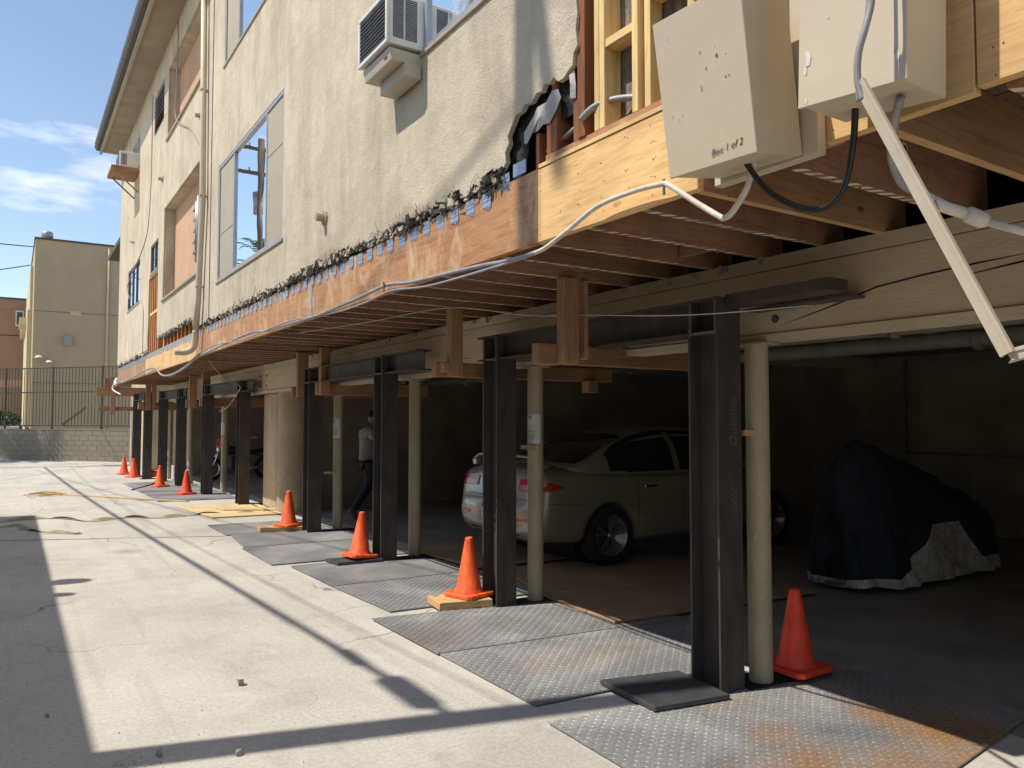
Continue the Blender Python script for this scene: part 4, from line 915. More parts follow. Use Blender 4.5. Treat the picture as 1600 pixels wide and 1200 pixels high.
# air conditioners
ac = empty('air_conditioner', (2.16, 5.1, 4.2), 'white window air conditioner on a metal bracket, above the torn stucco', 'air conditioner', 'window air conditioners')
A0, A1, Z0, Z1, X0, X1 = 4.87, 5.40, 4.225, 4.60, 2.12, 2.46
mb = MB(); e = .03
mb.box((X0, A0, Z0), (X0 + .02, A1, Z0 + e)); mb.box((X0, A0, Z1 - e), (X0 + .02, A1, Z1)); mb.box((X0, A0, Z0 + e), (X0 + .02, A0 + e, Z1 - e)); mb.box((X0, A1 - e, Z0 + e), (X0 + .02, A1, Z1 - e))
mb.build('front_frame', 'ac_white', ac, bevel=.003)
B('casing', (X0 + .021, A0 + .004, Z0 + .002), (X1, A1 - .004, Z1 - .002), 'ac_white', ac, .004)
B('coil', (X0 + .012, A0 + e, Z0 + e), (X0 + .0205, A1 - e, Z1 - e), 'ac_dark', ac)
for k in range(10): z = Z0 + e + .012 + k * .03; MB().hexa([(X0 + .001, A0 + e, z), (X0 + .012, A0 + e, z + .004), (X0 + .012, A1 - e, z + .004), (X0 + .001, A1 - e, z), (X0 + .002, A0 + e, z + .003), (X0 + .012, A0 + e, z + .007), (X0 + .012, A1 - e, z + .007), (X0 + .002, A1 - e, z + .003)]).build('fin', 'ac_fin', ac)
for x0, x1 in ((X0 + .05, X0 + .13), (X0 + .145, X0 + .235)):
    v = B('side_vent', (x0, A0 + .001, Z0 + .05), (x1, A0 + .0035, Z1 - .03), 'ac_dark', ac)
    for k in range(18): B('vent_slat', (x0, A0 - .001, Z0 + .055 + k * .0162), (x1, A0 + .0008, Z0 + .061 + k * .0162), 'ac_fin', v)
br = MB()
br.hexa([(X0 + .05, A0 + .02, 4.12), (X1, A0 + .02, 4.12), (X1, A1 - .03, 4.12), (X0 + .05, A1 - .03, 4.12), (X0 + .03, A0 + .02, 4.205), (X1, A0 + .02, 4.205), (X1, A1 - .03, 4.205), (X0 + .03, A1 - .03, 4.205)])
bo = br.build('bracket', 'channel', ac, bevel=.003)
B('bracket_lower', (X0 + .14, A0 + .0, 4.02), (X1 - .07, A1 - .1, 4.118), 'channel', ac, .004)
B('bracket_slot', (X0 + .036, A0 + .08, 4.155), (X0 + .0435, A0 + .13, 4.162), 'ink', bo)
ac2 = empty('air_conditioner', (2.0, 20.4, 7.6), 'small air conditioner on a plank shelf high at the far corner', 'air conditioner', 'window air conditioners')
B('casing', (1.98, 20.0, 7.55), (2.42, 20.75, 7.92), 'ac_white', ac2, .01); B('coil', (1.97, 20.05, 7.59), (1.979, 20.7, 7.88), 'ac_dark', ac2)
for k in range(4): B('side_vent', (2.02 + k * .03, 19.99, 7.6), (2.035 + k * .03, 19.999, 7.86), 'ac_dark', ac2)
B('shelf', (1.80, 19.9, 7.44), (2.39, 20.85, 7.53), 'timber', ac2, .005)
for y in (20.05, 20.7): MB().bar((1.9, y, 7.43), (2.39, y, 7.0), .03, .03).build('strut', 'timber', ac2)
# downspout
ds = empty('downspout', (2.33, 12.2, 2.6), 'cream downspout bending outward above the yellow rim plywood', 'downspout')
MB().tube([(2.33, 12.35, 8.95), (2.33, 12.2, 6.0), (2.33, 12.15, 4.9), (2.33, 12.35, 3.4), (2.325, 12.45, 2.95)] , .045, 12).build('pipe', 'spout', ds, True)
MB().tube(bez([(2.325, 12.45, 2.95), (2.32, 12.47, 2.8), (2.29, 12.48, 2.68), (2.2, 12.50, 2.62), (2.06, 12.55, 2.62)], 5), .05, 12).build('elbow', 'spout', ds, True)
for z, y in ((4.95, 12.15), (3.6, 12.32), (6.6, 12.23)): B('strap', (2.28, y - .055, z), (2.395, y + .055, z + .02), 'spout', ds)
cable('wall_cable', [(2.39, 15.0, 8.94), (2.375, 14.85, 8.5), (2.385, 14.98, 7.65), (2.36, 14.8, 7.03), (2.39, 13.6, 6.45), (2.39, 12.5, 5.75)], .009, 'conduit', 'pale cable hanging across the upper balcony recess', n=4)
cable('wall_cable', [(2.392, 17.95, 8.6), (2.392, 17.95, 7.3), (2.392, 18.0, 6.5), (2.392, 18.55, 5.6), (2.392, 20.95, 5.16), (2.392, 21.8, 4.95), (2.392, 21.4, 4.7), (2.39, 21.2, 4.6)], .008, 'trim', 'thin cable curling round the far lower window', n=4)
cable('wall_cable', [(2.392, 19.2, 4.3), (2.392, 18.75, 4.05), (2.392, 18.7, 3.6), (2.392, 18.7, 3.05)], .008, 'trim', 'thin cable running down below the far lower window', n=4)
MB_ = MB().tube([(2.35, 23.2, 2.68), (2.3, 23.0, 2.60), (2.28, 22.6, 2.5)], .04, 8).tube(bez([(2.32, 23.1, 2.62), (2.25, 23.1, 2.4), (2.4, 22.6, 2.25)], 5), .02, 6)
tag(MB_.build('white_pipe', 'white', None, True), 'white pipe end at the far corner of the rim board', 'pipe')

# notices on posts
def notice(x, y, z, w_, h_, r, label, lines=True):
    t = empty('paper_notice', (x, y, z), label, 'notice', 'notices taped to posts')
    a0 = math.atan2(-.838, -.544) - w_ / r / 2 - .28; n = 8
    def arc(u, zz, rr): a = a0 + u * w_ / r; return (x + rr * math.cos(a), y + rr * math.sin(a), zz)
    def patch(u0, u1, z0, z1, rr, m, nm):
        vs = []; 
        for i in range(n + 1): u = u0 + (u1 - u0) * i / n; vs += [arc(u, z0, rr), arc(u, z1, rr)]
        return MB().add(vs, [(2 * i, 2 * i + 1, 2 * i + 3, 2 * i + 2) for i in range(n)]).build(nm, m, t, True, recalc=False)
    patch(0, 1, z, z + h_, r * 1.05, 'paper', 'sheet')
    if lines:
        patch(.07, .36, z + h_ * .84, z + h_ * .95, r * 1.058, 'print', 'letterhead_mark')
        patch(.1, .4, z + h_ * .755, z + h_ * .78, r * 1.058, 'highlight', 'highlighted_line')
        patch(.04, .72, z + h_ * .38, z + h_ * .46, r * 1.057, 'highlight', 'highlighted_line'); patch(.04, .55, z + h_ * .17, z + h_ * .31, r * 1.057, 'highlight', 'highlighted_line')
        for k in range(9): patch(.05, rng.uniform(.5, .75), z + h_ * (.14 + .06 * k), z + h_ * (.155 + .06 * k), r * 1.06, 'print', 'text_line')
    return t
notice(3.90, 5.63, 1.385, .125, .26, .07, 'white notice with yellow highlighted lines on the post in front of the car')
notice(3.98, 10.76, 1.33, .12, .27, .07, 'narrow white notice with yellow lines left of the walking person')
notice(3.92, 17.6, 1.26, .11, .27, .07, 'plain white notice on the far post by the motorcycle', False)

# ================================================================== ON THE GROUND
def webbing(pts, wd, label, tw=1.):
    P = bez(pts, 10); vs = []; n = len(P)
    for i, p in enumerate(P):
        d = (P[min(i + 1, n - 1)] - P[max(0, i - 1)]).normalized(); s = d.cross(Vector((0, 0, 1))).normalized(); a = tw * .55 * math.sin(i * .33)
        o_ = (s * math.cos(a) + Vector((0, 0, 1)) * math.sin(a)) * wd / 2; c = p + Vector((0, 0, abs(o_.z) + .005)); vs += [c - o_, c + o_]
    o = MB().add(vs, [(2 * i, 2 * i + 1, 2 * i + 3, 2 * i + 2) for i in range(n - 1)]).build('webbing_strap', 'webbing', None, True, recalc=False)
    return tag(o, label, 'strap', 'yellow straps on the driveway')
webbing([(-1.2, 14.3, 0), (-.1, 14.45, 0), (.6, 14.5, 0), (1.1, 13.75, 0), (1.6, 13.95, 0), (2.1, 13.6, 0), (2.7, 13.75, 0), (3.3, 13.45, 0), (3.7, 13.5, 0)], .09, 'long twisted yellowish strap lying across the driveway')
webbing([(-1.0, 13.4, 0), (-.1, 13.75, 0), (.2, 13.6, 0), (.15, 13.35, 0), (.3, 13.1, 0), (.5, 12.7, 0), (.85, 12.35, 0)], .09, 'short folded yellowish strap end in the shade at left', .7)
cable('rope_coil', [(.25, 19.1, .02), (.6, 19.4, .02), (.95, 19.0, .03), (.6, 18.6, .03), (.3, 18.9, .04), (.7, 19.3, .05), (1.0, 18.8, .03), (.5, 18.7, .05), (.8, 18.9, .03), (1.6, 17.8, .02), (2.4, 16.6, .02), (2.9, 15.9, .02)], .012, 'rope', 'yellow rope coil with a tail across the far driveway', 'rope')
cable('extension_lead', [(2.3, 19.2, .02), (2.8, 20.2, .03), (3.1, 21.2, .03), (3.3, 21.8, .02)], .015, 'cable_black', 'dark lead curving over the far tread plate', 'cable')
for x, y, s, lb in ((1.20, 4.85, .03, 'small stone chip nearest the plates'), (.63, 4.05, .022, 'small stone chip near the pole shadow, left one'), (.95, 3.86, .024, 'small stone chip at the edge of the pole shadow'), (.2, 4.9, .015, 'tiny stone chip in the left shade')):
    mb = MB().hexa(chunk((x, y, s * .5), s)); tag(mb.build('stone_chip', 'stone'), lb, 'stone', 'stone chips on the driveway')
gr = MB()
for i in range(160): x, y = rng.uniform(-.3, 2.5), 3.6 + rng.random() ** 2 * 9; s = rng.uniform(.002, .006); gr.hexa(chunk((x, y, s * .4), s))
for i in range(120): x, y = .42 + rng.gauss(0, .1), 3.98 + rng.gauss(0, .06); s = rng.uniform(.003, .007); gr.hexa(chunk((x, y, s * .4), s))
tag(gr.build('grit', 'chip', None, recalc=False), 'scattered pale grit on the concrete', 'grit', kind='stuff')

# ================================================================== NEIGHBOURHOOD
# block wall with mortar and single blocks
WA, WB = Vector((-3.6, 40.7, 0)), Vector((4.6, 30.95, 0)); wd = (WB - WA).normalized(); wn = Vector((wd.y, -wd.x, 0)); wn = wn if wn.y < 0 else -wn
bw = empty('block_wall', WA, 'low grey concrete block wall across the end of the driveway', 'wall'); bw.rotation_euler.z = math.atan2(wd.y, wd.x)
core = B('mortar_core', (0, .007, 0), ((WB - WA).length, .18, 1.17), 'mortar'); core.parent = bw
b0 = None; n = int((WB - WA).length / .41)
for r_ in range(6):
    for i in range(n):
        if b0 is None: b0 = MB().box((0, 0, 0), (.398, .016, .184)).build('block', 'block', bevel=.006); o = b0
        else: o = b0.copy(); C.objects.link(o)
        o.parent = bw; o.location = (i * .41 + (.2 if r_ % 2 else 0) + .005, rng.uniform(-.004, .003), r_ * .196 + .005)
cp = B('coping', (0, -.01, 1.172), ((WB - WA).length, .2, 1.215), 'block'); cp.parent = bw
if wn.dot(Vector((-math.sin(bw.rotation_euler.z), math.cos(bw.rotation_euler.z), 0))) > 0: pass
# picket fence on the wall
pf = empty('picket_fence', WA, 'tall dark metal picket fence on top of the block wall', 'fence'); pf.rotation_euler.z = bw.rotation_euler.z
Lw = (WB - WA).length
for z in (1.32, 2.63, 3.58): o = B('rail', (0, .08, z), (Lw, .12, z + .045), 'fence'); o.parent = pf
for i in range(6): o = B('fence_post', (.3 + i * 2.4, .07, 1.216), (.36 + i * 2.4, .13, 3.64), 'fence'); o.parent = pf
p0 = None
for i in range(int(Lw / .16)):
    if p0 is None: p0 = B('picket', (0, .09, 1.34), (.018, .11, 3.6), 'fence'); o = p0
    else: o = p0.copy(); C.objects.link(o)
    o.parent = pf; o.location = (i * .16, 0, 0)
o = MB().bar((8.1, .06, 1.4), (9.2, .06, 2.05), .06, .06).build('brace', 'fence'); o.parent = pf
# tan building beyond
tb = empty('tan_building', (.7, 40, 0), 'tall windowless tan building beyond the fence', 'building')
B('wall', (.7, 40, 0), (9, 56, 9.62), 'tan', tb)
B('parapet_cap', (.66, 39.95, 9.62), (9.05, 56.05, 9.70), 'fascia', tb)
B('wall_vent', (2.1, 39.97, 6.3), (2.55, 39.999, 6.5), 'tan_side', tb)
for z0, z1, w_ in ((1.2, 6.8, .18), (6.8, 8.9, .1)): B('pilaster', (.69 - w_, 43.0, z0), (.697, 56, z1), 'tan_side', tb)
B('balcony', (.2, 46, 6.4), (.697, 49, 6.75), 'tan_side', tb); B('balcony', (.3, 50, 6.4), (.697, 55, 6.7), 'tan_side', tb)
for x in (.95, 1.35): MB().lathe([(0, -.02), (.09, 0), (.16, -.08), (.17, -.1)], 10, (x, 39.9, 4.42 - (x - .95) * .5)).build('wall_lamp', 'white', tb)
vt = empty('roof_vent', (1.2, 42, 9.7), 'round metal roof vent on the tan building', 'vent')
MB().lathe([(.14, 0), (.14, .35)], 14, (1.2, 42, 9.7)).build('stack', 'galv', vt, True); MB().lathe([(0, .36), (.24, .36), (.25, .62), (.2, .7), (0, .74)], 14, (1.2, 42, 9.7)).build('cowl', 'galv', vt, True)
tag(B('roof_hatch', (2.75, 41, 9.70), (3.15, 41.4, 9.86), 'galv'), 'small flat hatch on the tan building roof edge', 'hatch')
ob = empty('orange_building', (-6, 58, 0), 'orange-brown stucco building far left behind the fence', 'building')
B('wall', (-12, 58, 0), (.6, 70, 9.2), 'orange_wall', ob); B('parapet_cap', (-12.05, 57.95, 9.2), (.65, 70, 9.3), 'fascia', ob)
wo = B('window', (.05, 57.94, 7.5), (.5, 57.999, 8.5), 'white', ob); B('pane', (.12, 57.93, 7.6), (.43, 57.939, 8.4), 'darkframe', wo)
B('band', (-12, 57.96, 3.6), (.6, 57.999, 4.1), 'salmon', ob)
rb = empty('rear_house', (3.4, 27, 0), 'roof corner of another house just behind the far corner', 'building')
B('wall', (3.5, 26.5, 0), (9, 30, 7.2), 'stucco_dark', rb); MB().prism([(2.72, 26.2, 7.2), (2.72, 26.2, 7.35), (6, 26.2, 8.6), (9.5, 26.2, 7.3), (9.5, 26.2, 7.2)], (0, 4.2, 0)).build('roof', 'fascia', rb)
tr = B('terrace', (-8, 42.5, 0), (.3, 57.9, 1.25), 'concrete'); tag(tr, 'raised ground behind the block wall', 'ground', kind='structure')
def foliage(name, c, r, n, s, m='leaf', parent=None):
    mb = MB(); q = random.Random(int(c[0] * 100 + c[1]))
    for i in range(n):
        d = Vector((q.gauss(0, 1), q.gauss(0, 1), q.gauss(0, 1))).normalized() * (q.random() ** .4)
        p = Vector(c) + Vector((d.x * r[0], d.y * r[1], d.z * r[2])); a = Vector((q.uniform(-1, 1), q.uniform(-1, 1), q.uniform(-.6, 1))).normalized() * s * q.uniform(.6, 1.3); b = a.cross(Vector((q.uniform(-1, 1), q.uniform(-1, 1), q.uniform(-1, 1)))).normalized() * s * .35
        mb.add([p - a * .5, p + b, p + a * .6, p - b], [(0, 1, 2, 3)])
    return mb.build(name, m, parent, recalc=False)
for i, (x, y) in enumerate(((-1.6, 44), (-.4, 44.2))):
    t = empty('shrub', (x, y, 1.25), ('low green shrub behind the left fence, left one', 'low green shrub behind the left fence, right one')[i], 'shrub', 'shrubs behind the fence')
    foliage('leaves', (x, y, 1.6), (.8, .5, .45), 700, .16, parent=t); MB().tube([(x, y, 1.25), (x, y, 1.6)], .04, 6).build('stem', 'trunk', t)
# overhead lines at far left
for a, b, lb in (((-6, 22, 7.2), (.66, 40.0, 9.25), 'upper overhead wire to the tan building'), ((-8, 26, 5.2), (.55, 42, 8.75), 'middle overhead wire rising to the tan building'), ((-6, 30, 6.1), (.4, 57.9, 8.6), 'lower overhead wire to the orange building'), ((-14, 57, 8.2), (.3, 57.9, 6.9), 'overhead wire along the orange building')):
    A, B_ = Vector(a), Vector(b); cable('overhead_wire', [A.lerp(B_, t / 6) - Vector((0, 0, .5 * math.sin(math.pi * t / 6))) for t in range(7)], .022, 'cable_black', lb, 'wire', 4, True, 3, 'overhead wires')
# neighbouring house on the left, whose shadow lies on the driveway
nb = empty('neighbour_house', (-2.46, 0, 0), 'neighbouring stucco house left of the driveway', 'building')
B('wall', (-13, -16, 0), (-2.46, 15.9, 4.3), 'neigh', nb); B('parapet_cap', (-13.05, -16.05, 4.3), (-2.42, 15.96, 4.48), 'trim', nb)
for y, z in ((2, 1.4), (7, 1.4), (11, 1.4)):
    wo = B('window', (-2.458, y, z), (-2.42, y + 1.6, z + 1.3), 'alu', nb); B('pane', (-2.419, y + .06, z + .06), (-2.412, y + 1.54, z + 1.24), 'car_glass', wo)
for y, h, r_ in ((9.7, .8, .07), (9.05, .55, .045), (11.3, .25, .05)):
    v = MB().lathe([(r_ * .6, 4.46), (r_ * .6, 4.46 + h * .55), (r_ * 2.2, 4.46 + h * .6), (r_ * 1.8, 4.46 + h * .85), (0, 4.46 + h)], 12, (-2.62, y, 0)); v.build('vent_pipe', 'galv', nb, True)
# utility poles and their lines
def upole(x, y, h, label):
    t = empty('utility_pole', (x, y, 0), label, 'utility pole', 'utility poles along the left')
    MB().tube([(x, y, 0), (x, y, h)], [.135, .095], 14).build('pole', 'pole', t, True)
    for z in (h - .5, h - 1.5): MB().box((x - 1.1, y - .06, z), (x + 1.1, y + .06, z + .12)).build('crossarm', 'pole', t)
    for z in (h - .5, h - 1.5):
        for k in (-1, -.5, .5, 1): MB().lathe([(.02, 0), (.05, .04), (.03, .08), (.05, .12), (0, .16)], 8, (x + k, y, z + .12)).build('insulator', 'darkframe', t)
    if y > 10: MB().lathe([(0, h - 3), (.22, h - 3), (.24, h - 2.1), (0, h - 2)], 14, (x - .02, y + .45, 0)).build('transformer', 'galv', t, True)
    return t
upole(-2.2, 4.86, 13.5, 'tall wooden utility pole left of the driveway, nearer one')
upole(-3.4, 31.5, 13.0, 'tall wooden utility pole farther down the driveway')
cl = empty('telephone_cable', (-2.2, 5.2, 6.8), 'thick telephone cable with a splice box between the utility poles', 'cable')
MB().tube([(-2.2 + .25 * math.sin(math.pi * t / 14) - 1.2 * t / 14, 4.84 + (31.5 - 4.84) * t / 14, 6.78 - .62 * math.sin(math.pi * t / 14) + .2 * t / 14) for t in range(15)], .032, 8).build('line', 'cable_black', cl, True)
MB().lathe([(0, 0), (.07, .03), (.085, .1), (.085, .55), (.07, .62), (0, .65)], 10, (-2.2, 5.05, 6.71), 'y').build('splice_box', 'cable_black', cl, True)
MB().lathe([(0, 0), (.05, .03), (.05, .4), (0, .42)], 10, (-2.2, 5.95, 6.66), 'y').build('splice_box', 'cable_black', cl, True)
for h0, dx, lb in ((10.8, -3.9, 'upper power line to the far pole, house side'), (7.35, -.7, 'thin drop wire just above the telephone cable')):
    cable('overhead_wire', [(-2.2 + dx * t / 8, 4.84 + 26 * t / 8, h0 - .5 * math.sin(math.pi * t / 8)) for t in range(9)], .008 if h0 < 8 else .016, 'cable_black', lb, 'wire', 5, True, 3, 'overhead wires')
# palm beyond the neighbour, seen in the big window's reflection
pt = empty('palm_tree', (-5.5, 37, 0), 'tall palm tree left of the driveway beyond the house', 'tree')
MB().tube([(-5.5, 37, 0), (-5.45, 37, 4), (-5.3, 37, 8.6)], [.22, .17, .15], 10).build('trunk', 'trunk', pt, True)
cr = MB(); q = random.Random(5)
for i in range(34):
    a = i * 2.4; el = q.uniform(-.5, 1.2); d = Vector((math.cos(a) * math.cos(el), math.sin(a) * math.cos(el), math.sin(el))); p = Vector((-5.3, 37, 8.7)); prev = p
    for k in range(14):
        d2 = (d + Vector((0, 0, -.075 * k))).normalized(); p = prev + d2 * .17; s = d2.cross(Vector((0, 0, 1))).normalized()
        for sg in (-1, 1):
            tp = p + s * sg * .34 * math.sin(math.pi * (k + 2) / 17) + d2 * .16 - Vector((0, 0, .07)); cr.add([prev, p, tp], [(0, 1, 2)])
        prev = p
cr.build('crown', 'leaf', pt, recalc=False)

# ================================================================== CAR
from mathutils.bvhtree import BVHTree
def mirror_ring(h): return h + [(-v, z) for v, z in reversed(h[1:-1])]
def loft(rings, mb, mi=0, cap=True):
    n = len(rings[0]); b = len(mb.v)
    for r in rings: mb.v += [tuple(p) for p in r]
    for i in range(len(rings) - 1):
        for k in range(n): k2 = (k + 1) % n; mb.f.append([b + i * n + k, b + i * n + k2, b + (i + 1) * n + k2, b + (i + 1) * n + k]); mb.m.append(mi)
    if cap:
        mb.f.append([b + k for k in reversed(range(n))]); mb.m.append(mi); e = b + (len(rings) - 1) * n; mb.f.append([e + k for k in range(n)]); mb.m.append(mi)
def make_car():
    t = empty('parked_car', (0, 0, 0), 'champagne four-door sedan with a rear spoiler parked nose-in inside the garage', 'car')
    ST = [(.0, .66, .40, .60, .61), (.03, .74, .34, .66, .68), (.07, .80, .30, .70, .73), (.105, .825, .28, .90, .95), (.15, .845, .27, .985, 1.03), (.24, .86, .26, 1.0, 1.06), (.45, .87, .24, 1.0, 1.06), (.7, .878, .22, .985, 1.04), (1.0, .882, .21, .97, 1.02), (1.5, .884, .19, .955, .99),
          (2.1, .884, .18, .94, .97), (2.7, .884, .18, .93, .96), (3.1, .882, .19, .925, .96), (3.45, .875, .2, .91, .965), (3.8, .865, .21, .88, .93), (4.15, .845, .22, .82, .87), (4.35, .81, .24, .74, .79), (4.48, .74, .28, .66, .69), (4.55, .62, .36, .56, .57)]
    body = MB(); rings = []
    for u, hw, zb, zs, zt in ST:
        m1 = zb + (zs - zb) * .38
        h = [(0, zb), (hw * .82, zb), (hw * .955, zb + .07), (hw * .99, zb + .17 if zs - zb > .3 else m1), (hw, zb + (zs - zb) * .55), (hw * .985, zs - .13 if zs - zb > .35 else zb + (zs - zb) * .75), (hw * .955, zs - .035), (hw * .90, zs), (hw * .62, zt - .008), (hw * .3, zt), (0, zt)]
        rings.append([(u, v, z) for v, z in mirror_ring(h)])
    loft(rings, body); o = body.build('tmp_body', 'car', None, True)
    ss = o.modifiers.new('s', 'SUBSURF'); ss.levels = 1; ss.render_levels = 1
    cut = MB()
    for u in (.97, 3.605):
        for s in (-1, 1): cut.lathe([(0, .62 * s), (.365, .62 * s), (.365, 1.2 * s), (0, 1.2 * s)], 32, (u, 0, .315), 'y')
    co = cut.build('tmp_cut', 'car_black'); bo_ = o.modifiers.new('b', 'BOOLEAN'); bo_.object = co; bo_.operation = 'DIFFERENCE'; bo_.solver = 'EXACT'
    me = evaluated(o); bpy.data.objects.remove(o); bpy.data.objects.remove(co)
    me.materials.clear(); me.materials.append(M['car']); me.name = 'body'
    for p in me.polygons: p.material_index = 0; p.use_smooth = True
    bd = bpy.data.objects.new('body', me); C.objects.link(bd); bd.parent = t
    bm_ = bmesh.new(); bm_.from_mesh(me); tree = BVHTree.FromBMesh(bm_)
    # greenhouse
    prof = [(.52, 1.03), (.72, 1.10), (1.0, 1.245), (1.25, 1.35), (1.5, 1.42), (1.85, 1.47), (2.2, 1.485), (2.55, 1.465), (2.8, 1.42), (3.05, 1.30), (3.3, 1.15), (3.55, .985)]
    gh = MB(); rings = []
    for u, zt in prof:
        vb = .80 if .9 < u < 3.1 else .80 - .12 * (abs(u - 2) - 1.1); k = zt - .93
        rings.append([(u, v, z) for v, z in mirror_ring([(0, .90), (vb * .9, .90), (vb, .93), (vb - .06 * k / .5, .93 + k * .45), (vb - .20 * k / .5, .93 + k * .86), (vb - .30 * k / .5, .93 + k * .97), (.3, zt + .004), (0, zt + .008)])])
    loft(rings, gh); go = gh.build('tmp_gh', 'car', None, True); m_ = go.modifiers.new('s', 'SUBSURF'); m_.levels = 1; m_.render_levels = 1
    gme = evaluated(go); bpy.data.objects.remove(go); gme.name = 'roof'; gob = bpy.data.objects.new('roof', gme); C.objects.link(gob); gob.parent = t
    for p in gme.polygons: p.use_smooth = True
    bg_ = bmesh.new(); bg_.from_mesh(gme); tg = BVHTree.FromBMesh(bg_)
    def hit(tr, org, d, off=.004):
        h = tr.ray_cast(Vector(org), Vector(d))
        if h[0] is None: return None
        n = h[1] if h[1].dot(Vector(d)) < 0 else -h[1]
        return h[0] + n * off
    def strip(tr, pairs, name, m, parent=t, off=.004, rows=4):
        """pairs: list of (origin_lo, origin_hi, dir); fills between them with rows sampled on the surface"""
        vs = []; ok = True
        for lo, hi, d in pairs:
            lo = Vector(lo); hi = Vector(hi)
            for r in range(rows + 1):
                p = hit(tr, lo.lerp(hi, r / rows), d, off)
                vs.append(p if p is not None else (vs[-1] if vs else lo))
        n = rows + 1
        return MB().add(vs, [(i * n + r, i * n + r + 1, (i + 1) * n + r + 1, (i + 1) * n + r) for i in range(len(pairs) - 1) for r in range(rows)]).build(name, m, parent, True, recalc=False)
    for s in (-1, 1):
        d = (0, -s, 0); o_ = s * 3
        up = lambda u: .93 + (math.sqrt(max(0, 1 - ((u - 2.12) / 1.26) ** 2)) * .475)
        def win(u0, u1, nm, k=10): return strip(tg, [((u, o_, .975 + (.02 if u < 1.3 else 0)), (u, o_, max(.985, up(u))), d) for u in [u0 + (u1 - u0) * i / k for i in range(k + 1)]], nm, 'car_glass', t, .005)
        win(1.02, 1.98, 'rear_side_window'); win(2.07, 3.12, 'front_side_window')
        strip(tg, [((u, o_, up(u) + .0), (u, o_, up(u) + .022), d) for u in [1.0 + 2.1 * i / 16 for i in range(17)]], 'window_trim', 'car_black', t, .006, 1)
        # tail lamp wrapping round the corner
        L1 = [((-1, s * v, .80 + .035 * (.72 - v)), (-1, s * v, .925), (1, 0, 0)) for v in (.42, .52, .62, .70, .77)]
        L2 = [((u, o_, .81 + (u - .1) * .16), (u, o_, .935 - (u - .1) * .30), d) for u in (.115, .18, .25, .32, .37)]
        lm = strip(tree, L1 + L2, 'tail_lamp', 'lamp_red', t, .010, 3)
        strip(tree, [((-1, s * v, .815), (-1, s * v, .868), (1, 0, 0)) for v in (.44, .52, .6, .68)], 'clear_lens', 'lamp_clear', lm, .014, 2)
        strip(tree, [((-1, s * v, .50), (-1, s * v, .535), (1, 0, 0)) for v in (.48, .54, .6, .66)], 'bumper_reflector', 'lamp_red', t, .006, 1)
        for u0, z0, z1 in ((1.34, .36, .95), (2.03, .24, .95), (3.08, .26, .93)):
            strip(tree, [((u0, o_, z0 + (z1 - z0) * i / 8), (u0 + .007, o_, z0 + (z1 - z0) * i / 8), d) for i in range(9)], 'door_seam', 'car_black', t, .0015, 1)
        strip(tree, [((1.34 + 1.75 * i / 12, o_, .26), (1.34 + 1.75 * i / 12, o_, .266), d) for i in range(13)], 'door_seam', 'car_black', t, .0015, 1)
        strip(tree, [((.06 + .55 * i / 10, o_, .70 - i * .004), (.06 + .55 * i / 10, o_, .706 - i * .004), d) for i in range(11)], 'bumper_seam', 'car_black', t, .0015, 1)
        for u in (1.52, 2.22):
            p = hit(tree, (u, o_, .82), d, .02); MB().bar(p - Vector((.09, 0, 0)), p + Vector((.09, 0, 0)), .022, .026).build('door_handle', 'chrome', t, bevel=.006)
        MB().hexa([(3.02, s * .84, .95), (3.2, s * .86, .95), (3.2, s * 1.0, .97), (3.02, s * 1.02, .97), (3.04, s * .86, 1.09), (3.16, s * .88, 1.08), (3.16, s * .99, 1.08), (3.04, s * 1.0, 1.09)]).build('side_mirror', 'car', t, True, .02)
    strip(tg, [((u, -w_, 3), (u, w_, 3), (0, 0, -1)) for u, w_ in ((.66, .62), (.8, .625), (1.0, .60), (1.2, .57), (1.38, .545))], 'rear_window', 'car_glass', t, .005, 10)
    strip(tg, [((u, -w_, 3), (u, w_, 3), (0, 0, -1)) for u, w_ in ((2.86, .56), (3.0, .60), (3.2, .65), (3.4, .68), (3.5, .68))], 'windscreen', 'car_glass', t, .005, 10)
    # spoiler: curved wing with turned-down ends
    sp = MB(); rings = []
    for i in range(17):
        v = -.70 + 1.4 * i / 16; e = abs(v) / .70; zz = 1.155 - .085 * max(0, (e - .72) / .28) ** 1.3 + .012 * (1 - e * e); u0 = .10 + .05 * e * e
        rings.append([(u0, v, zz), (u0 + .02, v, zz + .016), (u0 + .17, v, zz + .008), (u0 + .19, v, zz - .012), (u0 + .02, v, zz - .018)])
    loft(rings, sp); spo = sp.build('spoiler', 'car', t, True)
    for s in (-1, 1): MB().box((.15, s * .63 - .04, 1.03), (.29, s * .63 + .04, 1.10)).build('spoiler_foot', 'car', spo, bevel=.01)
    # boot seam, number plate, lower valance
    strip(tree, [((-1, v, .715), (-1, v, .721), (1, 0, 0)) for v in [-.6 + 1.2 * i / 12 for i in range(13)]], 'boot_seam', 'car_black', t, .002, 1)
    npl = MB().box((-.035, -.16, .47), (-.026, .16, .60)).build('number_plate', 'plate', t, bevel=.003); MB().box((-.032, -.17, .46), (-.024, .17, .61)).build('plate_frame', 'car_black', npl)
    for k in range(6): MB().box((-.0365, -.125 + k * .043, .505), (-.0352, -.10 + k * .043, .56)).build('plate_character', 'plate_ink', npl)
    MB().box((-.036, -.1, .578), (-.0352, .1, .592)).build('plate_character', 'plate_ink', npl)
    strip(tree, [((-1, v, .30), (-1, v, .36), (1, 0, 0)) for v in [-.5 + 1.0 * i / 10 for i in range(11)]], 'valance', 'car_black', t, .004, 1)
